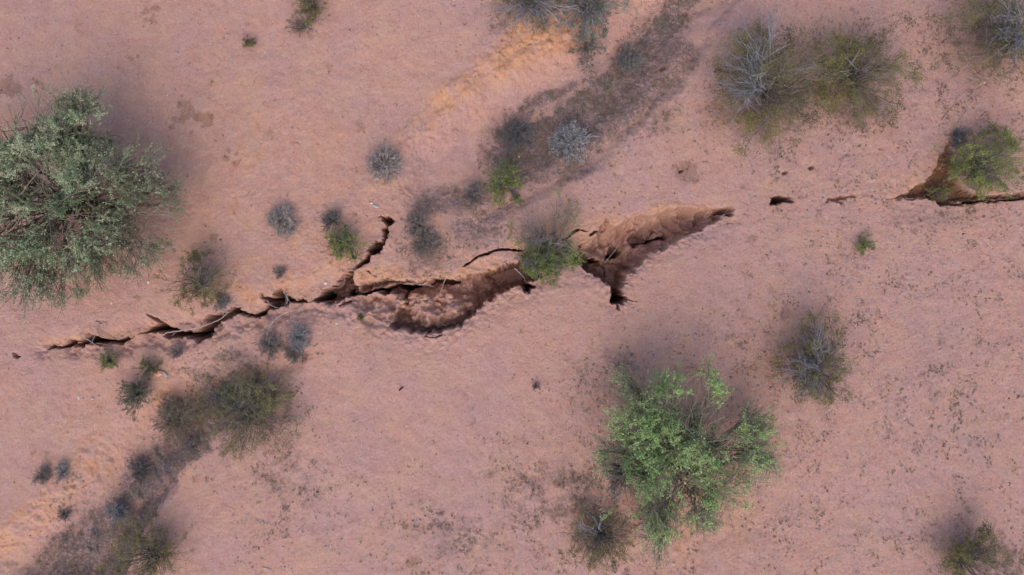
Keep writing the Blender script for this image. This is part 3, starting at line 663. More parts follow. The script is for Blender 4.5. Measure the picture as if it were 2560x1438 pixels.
def tree(name, label, base, lobes, pal, seed, lsize=.05, trunk_r=.09, barkc=C_BARK, dens=1.9, gapt=-.28):
    """lobes: (px, py, r_px, top height, leaves) ; base in ground pixels"""
    rng = np.random.RandomState(seed); b0 = W(*base); b = np.array([b0[0], b0[1], float(height(*b0))])
    root = empty(name, tuple(b)); tag(root, label, 'tree')
    trunk = Tubes(); limbs = Tubes(); leafC = []; leafT = []
    K = 6
    fork = np.array([[0.03, -.02, .35]])
    for q in range(3):
        a = q * 2.1 + .4; st = np.array([[math.cos(a) * .07, math.sin(a) * .07, -.05]])
        trunk.lines(bez(st, st + [[0, 0, .2]], fork + st * 1.4, 4, rng), trunk_r, trunk_r * .75, barkc)
    for (px, py, r, h, nl) in lobes:
        hc = h * .72; kk = (D - hc) / D; c = np.append(W(px, py) * kk, 0) - np.append(b[:2], 0); c[2] = hc
        Rm = r * S * kk
        m = max(2, int(2 + r / 40))
        tgt = c + rng.normal(0, Rm * .28, (m, 3)) * [1, 1, .5]
        ctl = tgt * [.4, .4, .5] + rng.normal(0, .12, (m, 3)) + [0, 0, .25]
        P = bez(np.repeat(fork, m, 0) + rng.normal(0, .05, (m, 3)), ctl, tgt, 8, rng, .05)
        limbs.lines(P, trunk_r * .42, .016, np.array(barkc) * (.8 + .4 * rng.rand(m, 1)))
        n1 = int(16 + r * .34)
        # branches reaching out to the lobe shell
        ow = c * [1, 1, 0]; ow = ow / (np.linalg.norm(ow) + .3); d = unit(unit(rng.normal(0, 1, (n1, 3)) * [1, 1, .55]) + ow * .45); rad = (.45 + .55 * rng.rand(n1, 1) ** .6) * (.75 + .45 * vnoise(d[:, 0:1] * 1.5 + seed, d[:, 1:2] * 1.5 + px, 1., 3))
        tip = c + d * rad * [Rm, Rm, h * .34]
        i = rng.randint(0, m, n1); j = rng.randint(4, 8, n1); s = P[i, j]
        mid = (s + tip) / 2 + rng.normal(0, .08 * Rm, (n1, 3)) + [0, 0, .08]
        P1 = bez(s, mid, tip, 6, rng, .02); limbs.lines(P1, .011, .004, np.array(barkc) * (.9 + .5 * rng.rand(n1, 1)))
        def airy(Q, k_):
            m3 = Q[:, -1]; return Q[fbm(m3[:, 0], m3[:, 1] + .6 * m3[:, 2], .55, seed, 3) + rng.normal(0, .07, len(Q)) > k_]
        P2 = airy(offshoots(P1, int(n1 * 6.5), .38, .38, rng, 4, .35), gapt); P2[:, 1:, 2] -= .02
        P1s = P1[:, 4:].reshape(-1, 3)
        limbs.lines(P2, .006, .003, np.array(barkc) * (1 + .5 * rng.rand(len(P2), 1)))
        P3 = airy(offshoots(P2, n1 * 14, .17, .55, rng, 3, .1), gapt - .05)
        limbs.lines(P3, .0035, .002, np.array(barkc) * (1.1 + .5 * rng.rand(len(P3), 1)))
        nl = int(nl * dens); per = 9; nb = nl // per
        src = np.concatenate([P3[:, 1:].reshape(-1, 3), P2[:, 2:].reshape(-1, 3), P1s, P1s])
        keep = fbm(src[:, 0], src[:, 1] + .6 * src[:, 2], .55, seed, 3) + rng.normal(0, .12, len(src)) > gapt - .2
        src = src[keep]
        # leaflets strung along the sprays: feathery compound leaves
        TW = np.concatenate([np.stack([P3[:, 0], P3[:, -1]], 1), np.stack([P2[:, 1], P2[:, -1]], 1)])
        q = rng.randint(0, len(TW), nb); t = ((np.arange(per) + rng.rand(per)) / per * 1.15)[None, :, None]
        C = (TW[q, 0][:, None] * (1 - t) + TW[q, 1][:, None] * t + rng.normal(0, .016, (nb, per, 3))).reshape(-1, 3)
        leafC.append(C); leafT.append(tints(len(C), pal, rng, C, .5))
    trunk.build('trunk', root, sides=8); limbs.build('branches', root, sides=3)
    C = np.concatenate(leafC); C[:, 2] = np.maximum(C[:, 2], .15)
    leaf_mesh('crown', C, lsize, np.concatenate(leafT), root, rng, .5, .5)
    return root

# ------------------------------------------------------------------ trees
tree('mesquite_tree', 'large dense grey-green tree cut by the left edge of the photo', (215, 505),
     [(90,330,110,2.6,6400),(190,330,90,2.5,4400),(20,420,90,2.6,4800),(120,470,130,2.8,8200),(220,430,90,2.4,3800),(-60,400,120,2.6,3000),
      (330,440,85,1.9,1900),(350,540,85,1.7,1700),(290,590,80,1.6,1300),(400,500,45,1.5,300),(60,570,100,2.5,5000),(160,580,90,2.4,3800),(30,650,80,2.0,1600),
      (150,690,70,1.6,1500),(60,700,60,1.6,1000),(230,660,50,1.6,700),(390,480,45,1.7,420),(-40,560,90,2.6,2500),(190,270,50,2.6,700),(340,630,55,1.6,500)], G_DARK, 11, .038, gapt=-.10, dens=1.65)
tree('palo_verde_tree', 'bright green feathery tree standing alone on the open ground right of centre', (1690, 1150),
     [(1680,1080,110,2.3,5200),(1600,1090,80,2.1,3200),(1770,1080,100,2.2,4200),(1680,980,50,2.5,1700),(1750,1000,70,2.0,1500),(1860,1110,72,1.8,2100),(1880,1060,40,1.6,450),
      (1810,1185,92,1.9,3400),(1680,1190,100,2.2,4600),(1590,1200,80,2.0,2500),(1540,1130,50,1.8,1000),(1640,1290,65,1.7,1700),(1740,1260,70,1.7,1500),(1590,950,50,1.6,600),
      (1650,1350,40,1.4,550),(1800,1250,40,1.5,450),(1910,1150,28,1.4,170)], G_TREE, 23, .036, gapt=-.07, dens=1.45, barkc=(.17, .145, .105))

# ------------------------------------------------------------------ shrubs
sg = 'shrubs scattered over the desert soil'
cr = 'creosote_bush'
shrub(cr, 'widest olive bush at upper right with many bare grey branches on its left side', 'shrub', 1930, 205, 162, 1.25, G_OLIVE, 120, 7500, .032, dead=46, deaddir=(155, 62, .98), seed=31, group=sg, base=(1905, 232))
shrub(cr, 'olive green bush touching the right side of the widest bush at upper right', 'shrub', 2160, 185, 132, 1.2, G_OLIVE, 105, 6200, .032, seed=32, group=sg, base=(2130, 205), dead=4, deaddir=(184, 10, 1.1))
shrub(cr, 'olive and grey bush cut by the top right corner of the photo', 'shrub', 2500, 85, 145, 1.3, G_OLIVE, 100, 4600, .032, dead=30, deaddir=(185, 50, 1.0), seed=33, group=sg, base=(2520, 100))
shrub('shrub', 'bright green round bush beside the brown hollow near the right edge', 'shrub', 2462, 408, 94, .8, [(.10,.13,.03),(.17,.205,.045),(.24,.27,.065),(.30,.29,.10)], 110, 4600, .034, seed=137, group=sg, base=(2432, 418), gap=.22)
shrub(cr, 'olive bush with pale bare twigs fanning left, right of the bright green tree', 'shrub', 2035, 900, 112, 1.1, G_OLIVE, 95, 3800, .032, dead=30, deaddir=(165, 62, 1.05), seed=35, group=sg, base=(2030, 925))
shrub(cr, 'dark olive bush cut by the bottom edge near the bottom right corner', 'shrub', 2430, 1415, 95, 1.0, G_OLIVE, 80, 2600, .032, stemcol=C_DEAD, seed=36, group=sg)
shrub(cr, 'dark thin bush with two white curved branches, below left of the bright green tree', 'shrub', 1505, 1345, 85, .7, G_OLIVE, 80, 1900, .030, stemcol=C_DEAD, dead=6, deaddir=(120, 30, .9), seed=37, group=sg)
shrub('shrub', 'tiny yellow-green plant alone on the right side between the fissure and the lower bush', 'shrub', 2163, 612, 27, .28, G_BRIGHT, 26, 620, .028, seed=38, group=sg)
shrub('shrub', 'yellow-green bush at the lower end of the dark litter band', 'shrub', 1262, 442, 60, .6, G_BRIGHT, 60, 1700, .032, stemcol=C_DEAD, seed=39, group=sg)
shrub('shrub', 'sprawling yellow-green bush hanging over the middle of the fissure', 'shrub', 1362, 588, 102, 1.0, G_BRIGHT, 70, 1050, .032, stemcol=C_GREY, seed=40, group=sg, base=(1372, 625), squash=.95, gap=.0, z0=-.12)
shrub('shrub', 'dense low green bush rooted in the fissure under the sprawling bush', 'shrub', 1368, 655, 84, .35, [(.06,.085,.022),(.12,.165,.035),(.19,.24,.055)], 70, 3000, .034, seed=41, group=sg, squash=.55, dead=8, deaddir=(150, 40, 1.0), z0=-.15)
shrub(cr, 'sparse olive bush on the upper lip of the fissure at left', 'shrub', 503, 700, 82, .8, G_OLIVE, 75, 2100, .030, stemcol=C_DEAD, seed=42, group=sg, base=(505, 715), gap=.2)
shrub(cr, 'small green bush beside the narrow branch of the fissure', 'shrub', 858, 608, 52, .5, G_BRIGHT, 60, 1500, .030, stemcol=C_DEAD, seed=43, group=sg)
shrub('shrub', 'small dark grey twiggy plant just above the small green bush near the fissure branch', 'shrub', 825, 553, 30, .35, G_OLIVE, 60, 260, .026, stemcol=(.12, .115, .13), seed=44, group=sg, twigs=9)
shrub(cr, 'large olive bush at the edge of the lower left wash', 'shrub', 615, 1035, 118, .42, [(.11,.095,.05),(.17,.155,.06),(.21,.20,.07),(.26,.22,.10)], 120, 5200, .030, stemcol=C_DEAD, seed=45, group=sg, gap=.6)
shrub(cr, 'olive bush cut by the bottom edge near the bottom left corner', 'shrub', 375, 1400, 92, .9, G_OLIVE, 90, 3200, .030, stemcol=C_DEAD, seed=46, group=sg)
shrub('shrub', 'round grey-green bush with yellow tips on the left rim of the lower left wash', 'shrub', 337, 990, 44, .5, [(.075,.08,.05),(.14,.145,.085),(.25,.23,.12)], 70, 1700, .026, stemcol=C_DEAD, seed=47, group=sg, gap=.6)
shrub('shrub', 'round brown twiggy bush in the lower left wash beside the large olive bush', 'shrub', 425, 1052, 64, .5, [(.09,.075,.045),(.16,.13,.075),(.24,.19,.11)], 100, 1500, .024, stemcol=(.20,.165,.125), seed=48, group=sg, twigs=9)
shrub('shrub', 'small green bush just below the fissure at far left', 'shrub', 265, 903, 28, .32, G_BRIGHT, 40, 620, .026, stemcol=C_DEAD, seed=49, group=sg)
shrub('shrub', 'small green bush next to the orange stone', 'shrub', 370, 922, 30, .32, G_OLIVE, 40, 620, .026, stemcol=C_DEAD, seed=50, group=sg)
shrub(cr, 'olive bush cut by the top edge left of centre', 'shrub', 772, 10, 44, .6, G_OLIVE, 60, 1300, .030, seed=51, group=sg)
shrub('shrub', 'tiny green plant below the bush at the top edge', 'shrub', 622, 103, 20, .2, G_OLIVE, 20, 240, .030, seed=52, group=sg)
shrub('shrub', 'sparse grey twig spray on the ground below the bush at the top edge', 'shrub', 762, 62, 48, .15, G_OLIVE, 26, 230, .026, stemcol=C_GREY, seed=53, group=sg)
shrub('shrub', 'grey-green bush cut by the top edge at the head of the wash', 'shrub', 1470, 10, 95, .8, [(.09,.11,.085),(.15,.18,.13),(.22,.26,.20)], 70, 2500, .034, dead=12, deaddir=(250, 60, 1.1), seed=54, group=sg)
shrub('shrub', 'tangle of bare white branches on the top edge above the orange bank', 'shrub', 1330, -5, 88, .7, G_OLIVE, 70, 1300, .028, dead=22, deaddir=(265, 70, 1.1), seed=55, group=sg)
shrub('shrub', 'hanging grey-green sprays on the orange bank', 'shrub', 1470, 108, 48, .35, [(.10,.115,.09),(.16,.18,.13),(.22,.23,.18)], 40, 800, .030, seed=56, group=sg, squash=1.2, stemcol=C_DEAD)
shrub('shrub', 'olive bush low inside the brown hollow near the right edge', 'shrub', 2358, 483, 34, .35, G_OLIVE, 40, 900, .030, stemcol=C_DEAD, seed=57, group=sg, squash=.8)
shrub('shrub', 'small green tuft on the soil below the fissure left of the collapsed basin', 'shrub', 902, 795, 12, .12, G_OLIVE, 16, 200, .024, seed=58, group=sg)
shrub('shrub', 'small dark tuft on open ground below the collapsed basin', 'shrub', 1340, 968, 13, .15, [(.13,.11,.085),(.17,.145,.11),(.21,.18,.14)], 14, 110, .026, stemcol=C_DEAD, seed=59, group=sg)
shrub('shrub', 'dark low bush growing through the left side of the bright green tree', 'shrub', 1562, 1185, 62, 1.0, G_OLIVE, 110, 500, .028, stemcol=(.115,.11,.13), seed=60, group=sg, twigs=9)

dg = 'dry leafless shrubs'
def dead(label, px, py, r, h, seed, colr=(.215, .17, .145), stems=90, **kw):
    shrub('dry_shrub', label, 'dry shrub', px, py, r, h, [(.11,.10,.10),(.17,.16,.16),(.22,.21,.21)], stems, kw.pop('leaves', 500), .020, stemcol=colr, seed=seed, group=dg, twigs=10, stemr=.0055, **kw)
dead('small grey dry shrub left of the yellow-green bush in the upper wash', 1182, 480, 30, .35, 71)
dead('blue-grey dry shrub, the upper of the two above the long lip of the fissure', 1046, 562, 36, .35, 72)
dead('blue-grey dry shrub, the lower of the two above the long lip of the fissure', 1066, 610, 42, .3, 73)
dead('smallest grey dry shrub above the fissure at left', 698, 682, 19, .2, 74, stems=40, leaves=160)
dead('dark dry shrub with a long curved pale stalk, below the fissure at left', 672, 862, 36, .28, 75)
dead('dry shrub of silvery blades, upper right of the trio below the fissure at left', 742, 842, 36, .32, 76, (.25, .24, .24))
dead('dark dry shrub, lowest of the trio below the fissure at left', 733, 888, 26, .22, 77)
dead('small grey tuft right under the wide end of the left fissure', 440, 882, 20, .2, 78, stems=44, leaves=160)
dead('flat grey dry shrub spread over the dark litter band left of the pale round shrub', 1300, 325, 62, .3, 79, (.15, .13, .125), stems=110, squash=.8)
dead('dry grey shrub in the upper part of the dark litter band', 1578, 140, 42, .3, 80, (.20, .18, .165))
dead('blue-grey dry shrub deep in the lower left wash', 278, 1292, 30, .3, 81, (.25, .245, .24))
dead('small dark dry shrub at the far lower left on pale ground', 102, 1190, 26, .2, 82, stems=50)
dead('faint grey dry shrub beside the orange bank at lower left', 155, 1180, 28, .2, 83, (.24, .22, .215), stems=40, leaves=100)
dead('small dark dry shrub below the orange bank at lower left', 142, 1300, 20, .2, 84, stems=40, leaves=160)
dead('dry tuft at the foot of the sparse olive bush on the fissure lip', 556, 757, 24, .22, 85, (.26, .22, .19), stems=50)
dead('dark dry shrub at the lower tip of the round brown bush', 476, 1118, 18, .2, 86, stems=40, leaves=120)
dead('dry grey shrub in the lower left wash above the bottom olive bush', 330, 1180, 40, .25, 87, (.14, .12, .11), stems=60)
dead('grey dry shrub under the left side of the large olive bush', 545, 1000, 46, .3, 88, (.17, .155, .16))
dead('twiggy dry shrub below the bright green tree', 1640, 1300, 48, .35, 89, (.12, .105, .11), stems=60)
dead('bare dry shrub at the lower right foot of the bright green tree', 1775, 1305, 36, .2, 90, (.16, .14, .14), stems=26, leaves=60)
dead('grey dry shrub above the left rim of the bright green bush at right', 2400, 345, 28, .22, 91, (.15, .135, .14), stems=50)
bg = 'round pale dry cushion shrubs'
ball('cushion_shrub', 'pale grey round shrub at the end of the orange bank', 961, 410, 47, .42, 101, group=bg)
ball('cushion_shrub', 'pale brown round shrub on open soil right of the large grey-green tree', 702, 550, 42, .38, 102, group=bg)
ball('cushion_shrub', 'largest whitish round shrub on the dark litter band', 1430, 350, 55, .5, 103, [(.20,.19,.18),(.33,.315,.30),(.46,.44,.42)], (.24, .225, .22), 3400, group=bg)

# ------------------------------------------------------------------ fallen sticks and roots
def stick(name, label, pts, r, tint, seed, forks=0, group='dry sticks and roots by the fissure', cat='stick'):
    """pts: (px, py, height above rim level)"""
    rng = np.random.RandomState(seed)
    P = []
    for p in pts:
        w = W(p[0], p[1]); P.append([w[0], w[1], p[2]])
    P = np.array(P); b = P[0].copy()
    # smooth resample
    n = len(P); t = np.linspace(0, n - 1, n * 5); k = np.minimum(t.astype(int), n - 2); f = (t - k)[:, None]
    Pm = np.concatenate([[2 * P[0] - P[1]], P, [2 * P[-1] - P[-2]]])
    a0, a1, a2, a3 = Pm[k], Pm[k + 1], Pm[k + 2], Pm[k + 3]
    C = .5 * ((2 * a1) + (-a0 + a2) * f + (2 * a0 - 5 * a1 + 4 * a2 - a3) * f ** 2 + (-a0 + 3 * a1 - 3 * a2 + a3) * f ** 3)
    C = C - b + rng.normal(0, r * .35, C.shape)
    T = Tubes(); T.lines(C[None], r, r * .45, np.array(tint))
    if forks:
        Q = offshoots(C[None], forks, .28, .5, rng, 4, .2); T.lines(Q, r * .45, r * .2, np.array(tint))
    o = T.build(name, None, sides=6); o.location = b; tag(o, label, cat, group); return o
PALE = (.40, .31, .27); GREYS = (.33, .28, .27)
def zz(px, py, o=.02): w = W(px, py); return float(height(w[0], w[1])) + o
def Zs(fn, pts, o=.05):
    q = fn([(p[0], p[1]) for p in pts])
    rim = max(zz(*q[0]), zz(*q[-1]), -.15)
    return [(a[0], a[1], (rim + o) if len(p) < 3 else p[2]) for a, p in zip(q, pts)]
stick('stick', 'straight pale stick lying across the left fissure', Zs(A1, [(1060,515),(1200,590),(1290,650),(1350,700)]), .013, GREYS, 1)
stick('stick', 'thin stick crossing the straight pale stick over the left fissure', Zs(A1, [(1280,530),(1250,600),(1220,650)]), .008, GREYS, 2)
stick('stick', 'thin pale twig running right from the straight stick along the lower lip', Zs(A1, [(1280,630),(1350,640),(1440,655)]), .007, GREYS, 3)
stick('root', 'forked root hugging the upper lip of the left fissure', Zs(A1, [(1310,410),(1330,500),(1400,545),(1530,570),(1640,555),(1740,530)]), .016, (.34, .23, .17), 4, 2, cat='root')
stick('root', 'long curved root spanning the fissure below the sparse olive bush', [(p[0], p[1], zz(p[0], p[1] ) if i in (0,) else .0) for i, p in enumerate(A2([(-100,1060),(0,1020),(200,990),(430,950),(560,900),(680,850),(760,790),(800,740)]))], .015, PALE, 5, 3, cat='root')
stick('stick', 'short twig at the left end of the long curved root', Zs(A2, [(30,1065),(90,1010)]), .008, GREYS, 6)
stick('stick', 'curved pale stalk arching over the lower lip toward the dark dry shrub', [(p[0], p[1], zz(p[0], p[1], .12)) for p in A2([(1325,1130),(1350,1000),(1400,880),(1470,810),(1560,760),(1700,720),(1760,735)])], .012, (.50, .40, .36), 7, 2)
stick('stick', 'pair of bent twigs inside the hollow left of the fissure junction', Zs(A2, [(1310,590),(1350,650),(1440,690),(1510,700)]), .009, GREYS, 8, 1)
stick('root', 'star shaped cluster of roots over the fissure right of the hollow', Zs(A2, [(1540,470),(1580,540),(1610,600)]), .014, GREYS, 9, 5, cat='root')
stick('stick', 'curved hanging twig in the fissure junction', Zs(A3, [(590,945),(490,930),(450,1000),(440,1100),(390,1165),(350,1140)], .02), .009, (.28, .20, .18), 10)
stick('stick', 'long pale stick leaning from the upper lip into the collapsed basin', [(*A4([(1190,270)])[0], .04), (*A4([(1140,400)])[0], -.05), (*A4([(1090,500)])[0], -.25), (*A4([(1030,650)])[0], -.40)], .011, (.42, .31, .26), 11)
stick('root', 'thin root bridging the dark slot above the collapsed basin', [(p[0], p[1], -.08) for p in A4([(600,470),(760,480),(900,495),(980,520)])], .008, GREYS, 12, cat='root')
stick('stick', 'leaning stick in the fissure under the sprawling bush', [(*A5([(460,1020)])[0], .05), (*A5([(560,1110)])[0], -.15), (*A5([(620,1200)])[0], -.35)], .012, GREYS, 13)
stick('stick', 'two pale twigs crossing over the black hole of the right pit', Zs(A6, [(720,330),(660,430),(600,510),(520,600)], -.1), .009, (.33, .24, .21), 14, 1)
stick('stick', 'small curved twig at the right tip of the right pit', Zs(A6, [(2080,-20),(2030,20),(2015,90)]), .010, GREYS, 15)
stick('stick', 'short dark stick on open ground in the lower middle', [(999, 975, zz(999, 975)), (1004, 971, zz(1004, 971, .03)), (1010, 967, zz(1010, 967))], .022, (.06, .04, .035), 16)
stick('stick', 'thin grey stick on the ground above the left fissure', [(241, 803, zz(241, 803)), (250, 805, zz(250, 805)), (270, 806, zz(270, 806))], .010, (.12, .09, .085), 17)
stick('stick', 'bent pale stick left of the bottom centre', [(655, 1303, zz(655, 1303)), (662, 1310, zz(662, 1310)), (672, 1305, zz(672, 1305))], .010, PALE, 18)
stick('stick', 'short white curved stick, right one in the speckled ground at bottom left', [(827, 1364, zz(827, 1364)), (821, 1378, zz(821, 1378)), (818, 1386, zz(818, 1386))], .010, (.55, .48, .45), 19)
stick('stick', 'short white curved stick, left one in the speckled ground at bottom left', [(629, 1378, zz(629, 1378)), (624, 1388, zz(624, 1388))], .009, (.5, .43, .4), 20)
stick('stick', 'forked white stick near the bottom edge left of centre', [(656, 1419, zz(656, 1419)), (668, 1422, zz(668, 1422)), (680, 1428, zz(680, 1428)), (674, 1436, zz(674, 1436))], .010, (.5, .43, .4), 21)
stick('stick', 'dark forked twig on the ground far right above the bright green bush', [(2353, 300, zz(2353, 300)), (2368, 280, zz(2368, 280)), (2384, 264, zz(2384, 264))], .010, (.14, .12, .12), 22)

# ------------------------------------------------------------------ stones and clods
import bmesh
def rock(name, label, cat, px, py, rx, ry, rz, mat, seed, rot=0, group=None, sink=.35, jag=.22):
    bm = bmesh.new(); bmesh.ops.create_icosphere(bm, subdivisions=3, radius=1.0)
    rng = np.random.RandomState(seed); V = np.array([v.co[:] for v in bm.verts])
    # flatten by random planes: angular facets
    for _ in range(9):
        nrm = unit(rng.normal(0, 1, 3)[None])[0]; dd = .62 + .25 * rng.rand(); q = V @ nrm - dd
        V = V - np.maximum(q, 0)[:, None] * nrm
    V *= (1 + jag * fbm(V[:, 0] * 1.0 + seed, V[:, 1] + V[:, 2] * .7, .9, seed, 3))[:, None]
    c, s = math.cos(rot), math.sin(rot); V = V * [rx, ry, rz]; V = np.stack([V[:, 0] * c - V[:, 1] * s, V[:, 0] * s + V[:, 1] * c, V[:, 2]], 1)
    for v, p in zip(bm.verts, V): v.co = p
    me = bpy.data.meshes.new(name); bm.to_mesh(me); bm.free()
    for p in me.polygons: p.use_smooth = True
    me.materials.append(mat); o = bpy.data.objects.new(name, me); col.objects.link(o)
    w = W(px, py); o.location = (w[0], w[1], float(height(w[0], w[1])) + rz * (1 - sink * 2) ); tag(o, label, cat, group); return o
M_CLOD = rock_mat('soil_clod', (.34, .175, .11), (.46, .26, .17)); M_WHITE = rock_mat('white_stone', (.48, .42, .39), (.60, .54, .50))
M_GREYR = rock_mat('grey_stone', (.28, .25, .26), (.42, .38, .38)); M_ORG = rock_mat('orange_stone', (.50, .22, .12), (.62, .32, .20))
rock('stone', 'small white stone on pale ground at lower left', 'stone', 197, 995, .035, .05, .03, M_WHITE, 1)
rock('stone', 'tiny white stone below the small white stone at lower left', 'stone', 205, 1043, .022, .018, .015, M_WHITE, 2)
rock('stone', 'small grey stone right of the small white stone at lower left', 'stone', 231, 997, .05, .04, .03, M_GREYR, 3)
rock('stone', 'orange stone beside the small green bush under the left fissure', 'stone', 398, 933, .12, .09, .07, M_ORG, 4, .3)
rock('stone', 'grey slab leaning on the orange stone', 'stone', 413, 936, .05, .10, .06, M_GREYR, 5, .5)
rock('stone', 'small pale stone on the rim beside the fissure junction', 'stone', 812, 708, .05, .04, .035, M_WHITE, 6)
rock('stone', 'small white stone near the top edge of the lone ground at left of the fissure', 'stone', 281, 757, .03, .03, .02, M_WHITE, 7)
rock('stone', 'tiny white stone under the large grey-green tree', 'stone', 373, 705, .03, .04, .02, M_WHITE, 8)
rock('stone', 'pale grey stone at the foot of the crack above the fissure branch', 'stone', 940, 516, .09, .045, .035, M_GREYR, 9, -.2)
rock('stone', 'white stone at the left end of the crack above the fissure branch', 'stone', 929, 508, .04, .03, .025, M_WHITE, 10)
rock('stone', 'tiny white stone on the wash floor left of the pale round shrub', 'stone', 1298, 385, .03, .025, .02, M_WHITE, 11)
rock('stone', 'tiny white stone at the foot of the grey dry shrub at far right', 'stone', 2462, 206, .03, .025, .02, M_WHITE, 12)
rock('stone', 'white stone below the trio of dry shrubs by the fissure', 'stone', 842, 808, .035, .03, .02, M_WHITE, 13)
cg = 'crumbled soil clods in the collapsed basin'
cl = [(690,640,.17,.09,'long flat clod at the upper left of the basin mound'),(760,690,.12,.08,'rounded clod under the long flat clod'),(850,660,.10,.08,'clod right of the long flat clod'),
      (530,770,.10,.07,'clod at the left end of the basin mound'),(600,800,.12,.08,'rounded clod near the left wall of the basin'),(655,870,.07,.08,'pale clod low on the left side of the mound'),
      (680,930,.05,.06,'small orange clod below the pale clod'),(800,650,.08,.06,'small clod on top of the mound'),(1180,640,.11,.07,'clod on the right of the mound top'),
      (1370,660,.09,.07,'clod at the far right end of the mound'),(560,720,.08,.06,'small clod beside the crack on the left wall'),(1440,760,.10,.07,'clod at the right foot of the mound'),
      (1660,740,.05,.06,'pale clod perched on the right rim of the basin'),(980,760,.16,.08,'orange broken clod in the middle of the mound'),(1250,820,.09,.07,'clod on the right flank of the mound')]
for i, (a, b_, r1, r2, lb) in enumerate(cl):
    p = A4([(a, b_)])[0]; rock('soil_clod', lb, 'clod', p[0], p[1], r1, r2, r2 * .7, M_CLOD if i != 13 else M_ORG, 30 + i, random.Random(i).uniform(-.4, .4), cg)

# ------------------------------------------------------------------ ground litter (uncountable)
Lg = litter.reshape(shape); Sg = speck.reshape(shape); Og = brown.reshape(shape); Eg = (e < -.12).reshape(shape)
def look(grid, x, y):
    i = np.clip(np.searchsorted(XS, x), 0, len(XS) - 1); j = np.clip(np.searchsorted(YS, y), 0, len(YS) - 1); return grid[j, i]
def tuft_proto(name, seed, r, h, colr):
    rg = np.random.RandomState(seed); n_ = 22
    a = rg.rand(n_) * 2 * math.pi; q = r * np.sqrt(rg.rand(n_)) * (.5 + .7 * vnoise(np.cos(a) * 2, np.sin(a) * 2, 1., seed % 8))
    tip = np.stack([np.cos(a) * q, np.sin(a) * q, h * (.4 + .6 * rg.rand(n_))], 1)
    P_ = bez(tip * [.15, .15, 0], tip * [.5, .5, .7] + rg.normal(0, r * .1, tip.shape) * [1, 1, 0], tip, 4, rg)
    T = Tubes(); cc = np.array(colr); T.lines(P_, .0055, .0025, cc * (.6 + .9 * rg.rand(n_, 1)))
    Q = offshoots(P_, n_ * 4, r * .35, .7, rg, 3, .2, up=-.1); Q[:, :, 2] = np.maximum(Q[:, :, 2], .005)
    T.lines(Q, .004, .0025, cc * (.6 + 1. * rg.rand(len(Q), 1)))
    return T.build(name, None, sides=3)
protos = [tuft_proto('grass_tuft', 5 + i, .20, .14, c) for i, c in enumerate([(.21, .175, .155), (.26, .21, .18), (.18, .15, .145), (.22, .19, .13)])]
rg = random.Random(9); first = [True] * 4
def tufts(line, n_, jit, label, group):
    for i in range(n_):
        t = rg.random() * (len(line) - 1); k = min(int(t), len(line) - 2); f = t - k
        px = line[k][0] * (1 - f) + line[k + 1][0] * f + rg.gauss(0, jit); py = line[k][1] * (1 - f) + line[k + 1][1] * f + rg.gauss(0, jit)
        w = W(px, py); q = rg.randrange(4)
        if first[q]: o = protos[q]; first[q] = False
        else: o = protos[q].copy(); col.objects.link(o)
        o.location = (w[0], w[1], float(height(w[0], w[1])) - .01); o.rotation_euler = (0, 0, rg.random() * 6.28)
        sc_ = rg.uniform(.5, 1.3); o.scale = (sc_, sc_, sc_ * .6); tag(o, label, 'tuft', group)
tufts([(1700,10),(1640,80),(1560,165),(1450,250),(1340,330),(1250,350)], 26, 20, 'low dry grass tuft in the dark litter band of the upper wash', 'dry grass tufts of the upper wash')
tufts([(590,930),(520,1010),(470,1100),(390,1160),(320,1230),(260,1310),(170,1400)], 30, 26, 'low dry grass tuft in the dark litter of the lower left wash', 'dry grass tufts of the lower left wash')

rng = np.random.RandomState(77)
n = 420000
x = rng.uniform(-13.4, 13.4, n); y = rng.uniform(-7.9, 7.9, n)
clump = fbm(x, y, .35, 3, 4, .65)
dens = np.clip(look(Lg, x, y), 0, 1) * np.clip(.5 + 1.5 * clump, 0, 1) * .62 + look(Sg, x, y) * np.clip(clump * 3.0 - .05, 0, 1) * .36 + look(Og, x, y) * .25 + .004
keep = (rng.rand(n) < dens * 1.15) & ~look(Eg, x, y)
x = x[keep]; y = y[keep]; m_ = len(x)
per = 5
zc = height(x, y)
C = np.stack([x, y, zc], 1)
big = look(Lg, x, y)[:, None]
sp_ = np.repeat(.014 + .016 * np.clip(big[:, 0] * 1.4, 0, 1), per)
ce = np.repeat(C, per, 0) + np.stack([rng.normal(0, 1, m_ * per) * sp_, rng.normal(0, 1, m_ * per) * sp_, np.abs(rng.normal(0, .6, m_ * per)) * sp_ + .004], 1)
d = unit(rng.normal(0, 1, (m_ * per, 3)) * [1, 1, .35]); bg_ = np.clip(np.repeat(big, per, 0) * 1.4, 0, 1); szv = np.repeat(.38 + 1.0 * rng.rand(m_, 1) ** 3, per, 0); L_ = szv * (.008 + .014 * rng.rand(m_ * per, 1)) * (1 - bg_) + bg_ * (.015 + .05 * rng.rand(m_ * per, 1) ** 2); sd_ = szv * unit(np.cross(d, [0, 0, 1])) * (.0065 + .006 * rng.rand(m_ * per, 1)) * (1 - .45 * bg_)
V = np.stack([ce - d * L_, ce + sd_, ce + d * L_, ce - sd_], 1).reshape(-1, 3)
pal = np.array([(.15, .092, .065), (.19, .135, .10), (.18, .135, .06), (.19, .15, .135), (.27, .22, .20)])
pw = pal[rng.choice(5, m_, p=[.3, .3, .17, .15, .08])]
lit = mesh_obj('ground_litter', V, np.arange(len(V)).reshape(-1, 4), M_BITS, None, np.repeat(np.repeat(pw, per, 0), 4, 0) * (.8 + .4 * rng.rand(len(V) // 4, 1)).repeat(4, 0))
tag(lit, 'dry broken stems and leaf bits strewn over the soil', 'litter', kind='stuff')
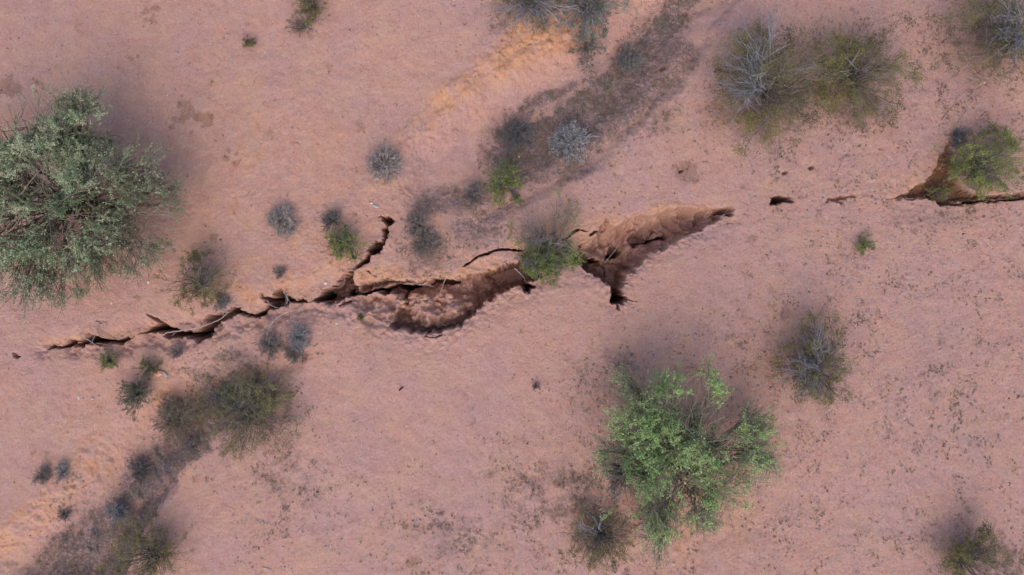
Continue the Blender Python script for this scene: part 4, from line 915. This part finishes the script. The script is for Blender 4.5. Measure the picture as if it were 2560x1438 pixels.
# gravel
n = 9000
x = rng.uniform(-13.4, 13.4, n); y = rng.uniform(-7.9, 7.9, n); k = ~look(Eg, x, y); x = x[k]; y = y[k]; n = len(x)
oc = np.array([(1, 0, 0), (-1, 0, 0), (0, 1, 0), (0, -1, 0), (0, 0, .7), (0, 0, -.7)], float)
of_ = np.array([(0, 2, 4), (2, 1, 4), (1, 3, 4), (3, 0, 4), (2, 0, 5), (1, 2, 5), (3, 1, 5), (0, 3, 5)])
sz = (.004 + .012 * rng.rand(n) ** 3)[:, None, None]
V = np.stack([x, y, height(x, y) + .003], 1)[:, None] + oc[None] * sz * (.7 + .6 * rng.rand(n, 6, 1))
Fg = (np.arange(n)[:, None, None] * 6 + of_[None]).reshape(-1, 3)
gp = np.array([(.50, .38, .34), (.38, .24, .20), (.20, .13, .11), (.60, .52, .48)])[rng.choice(4, n, p=[.35, .3, .25, .1])]
gr = mesh_obj('gravel', V.reshape(-1, 3), Fg, M_BITS, None, np.repeat(gp, 6, 0)); tag(gr, 'fine gravel scattered over the desert soil', 'gravel', kind='stuff')

# ------------------------------------------------------------------ light, sky, camera
sun_dir = Vector((-.06, -1.0, 1.25)).normalized()
ld = bpy.data.lights.new('sun', 'SUN'); ld.energy = .50; ld.angle = math.radians(70); ld.color = (1.0, .80, .62)
lo = bpy.data.objects.new('sun', ld); col.objects.link(lo); lo.rotation_euler = (-sun_dir).to_track_quat('-Z', 'Y').to_euler(); lo.location = (0, 0, 30)
wd = bpy.data.worlds.new('World'); scene.world = wd; wd.use_nodes = True
nt = wd.node_tree; nt.nodes.clear()
sky = nt.nodes.new('ShaderNodeTexSky'); sky.sky_type = 'NISHITA'; sky.sun_disc = False
sky.sun_elevation = math.asin(sun_dir.z); sky.sun_rotation = math.atan2(sun_dir.x, sun_dir.y)
sky.air_density = 1.0; sky.dust_density = 2.5; sky.ozone_density = 1.0
bgn = nt.nodes.new('ShaderNodeBackground'); bgn.inputs[1].default_value = .15
wo = nt.nodes.new('ShaderNodeOutputWorld'); nt.links.new(sky.outputs[0], bgn.inputs[0]); nt.links.new(bgn.outputs[0], wo.inputs[0])
cd = bpy.data.cameras.new('camera'); cam = bpy.data.objects.new('camera', cd); col.objects.link(cam)
cam.location = (0, 0, D); cam.rotation_euler = (0, 0, 0); cd.sensor_width = 36; cd.lens = 36 * D / 25.6; cd.clip_end = 2000; cd.clip_start = .1
scene.camera = cam
scene.view_settings.view_transform = 'Standard'; scene.view_settings.look = 'None'; scene.view_settings.exposure = 0.87; scene.view_settings.gamma = 1
scene.cycles.max_bounces = 6; scene.cycles.diffuse_bounces = 4
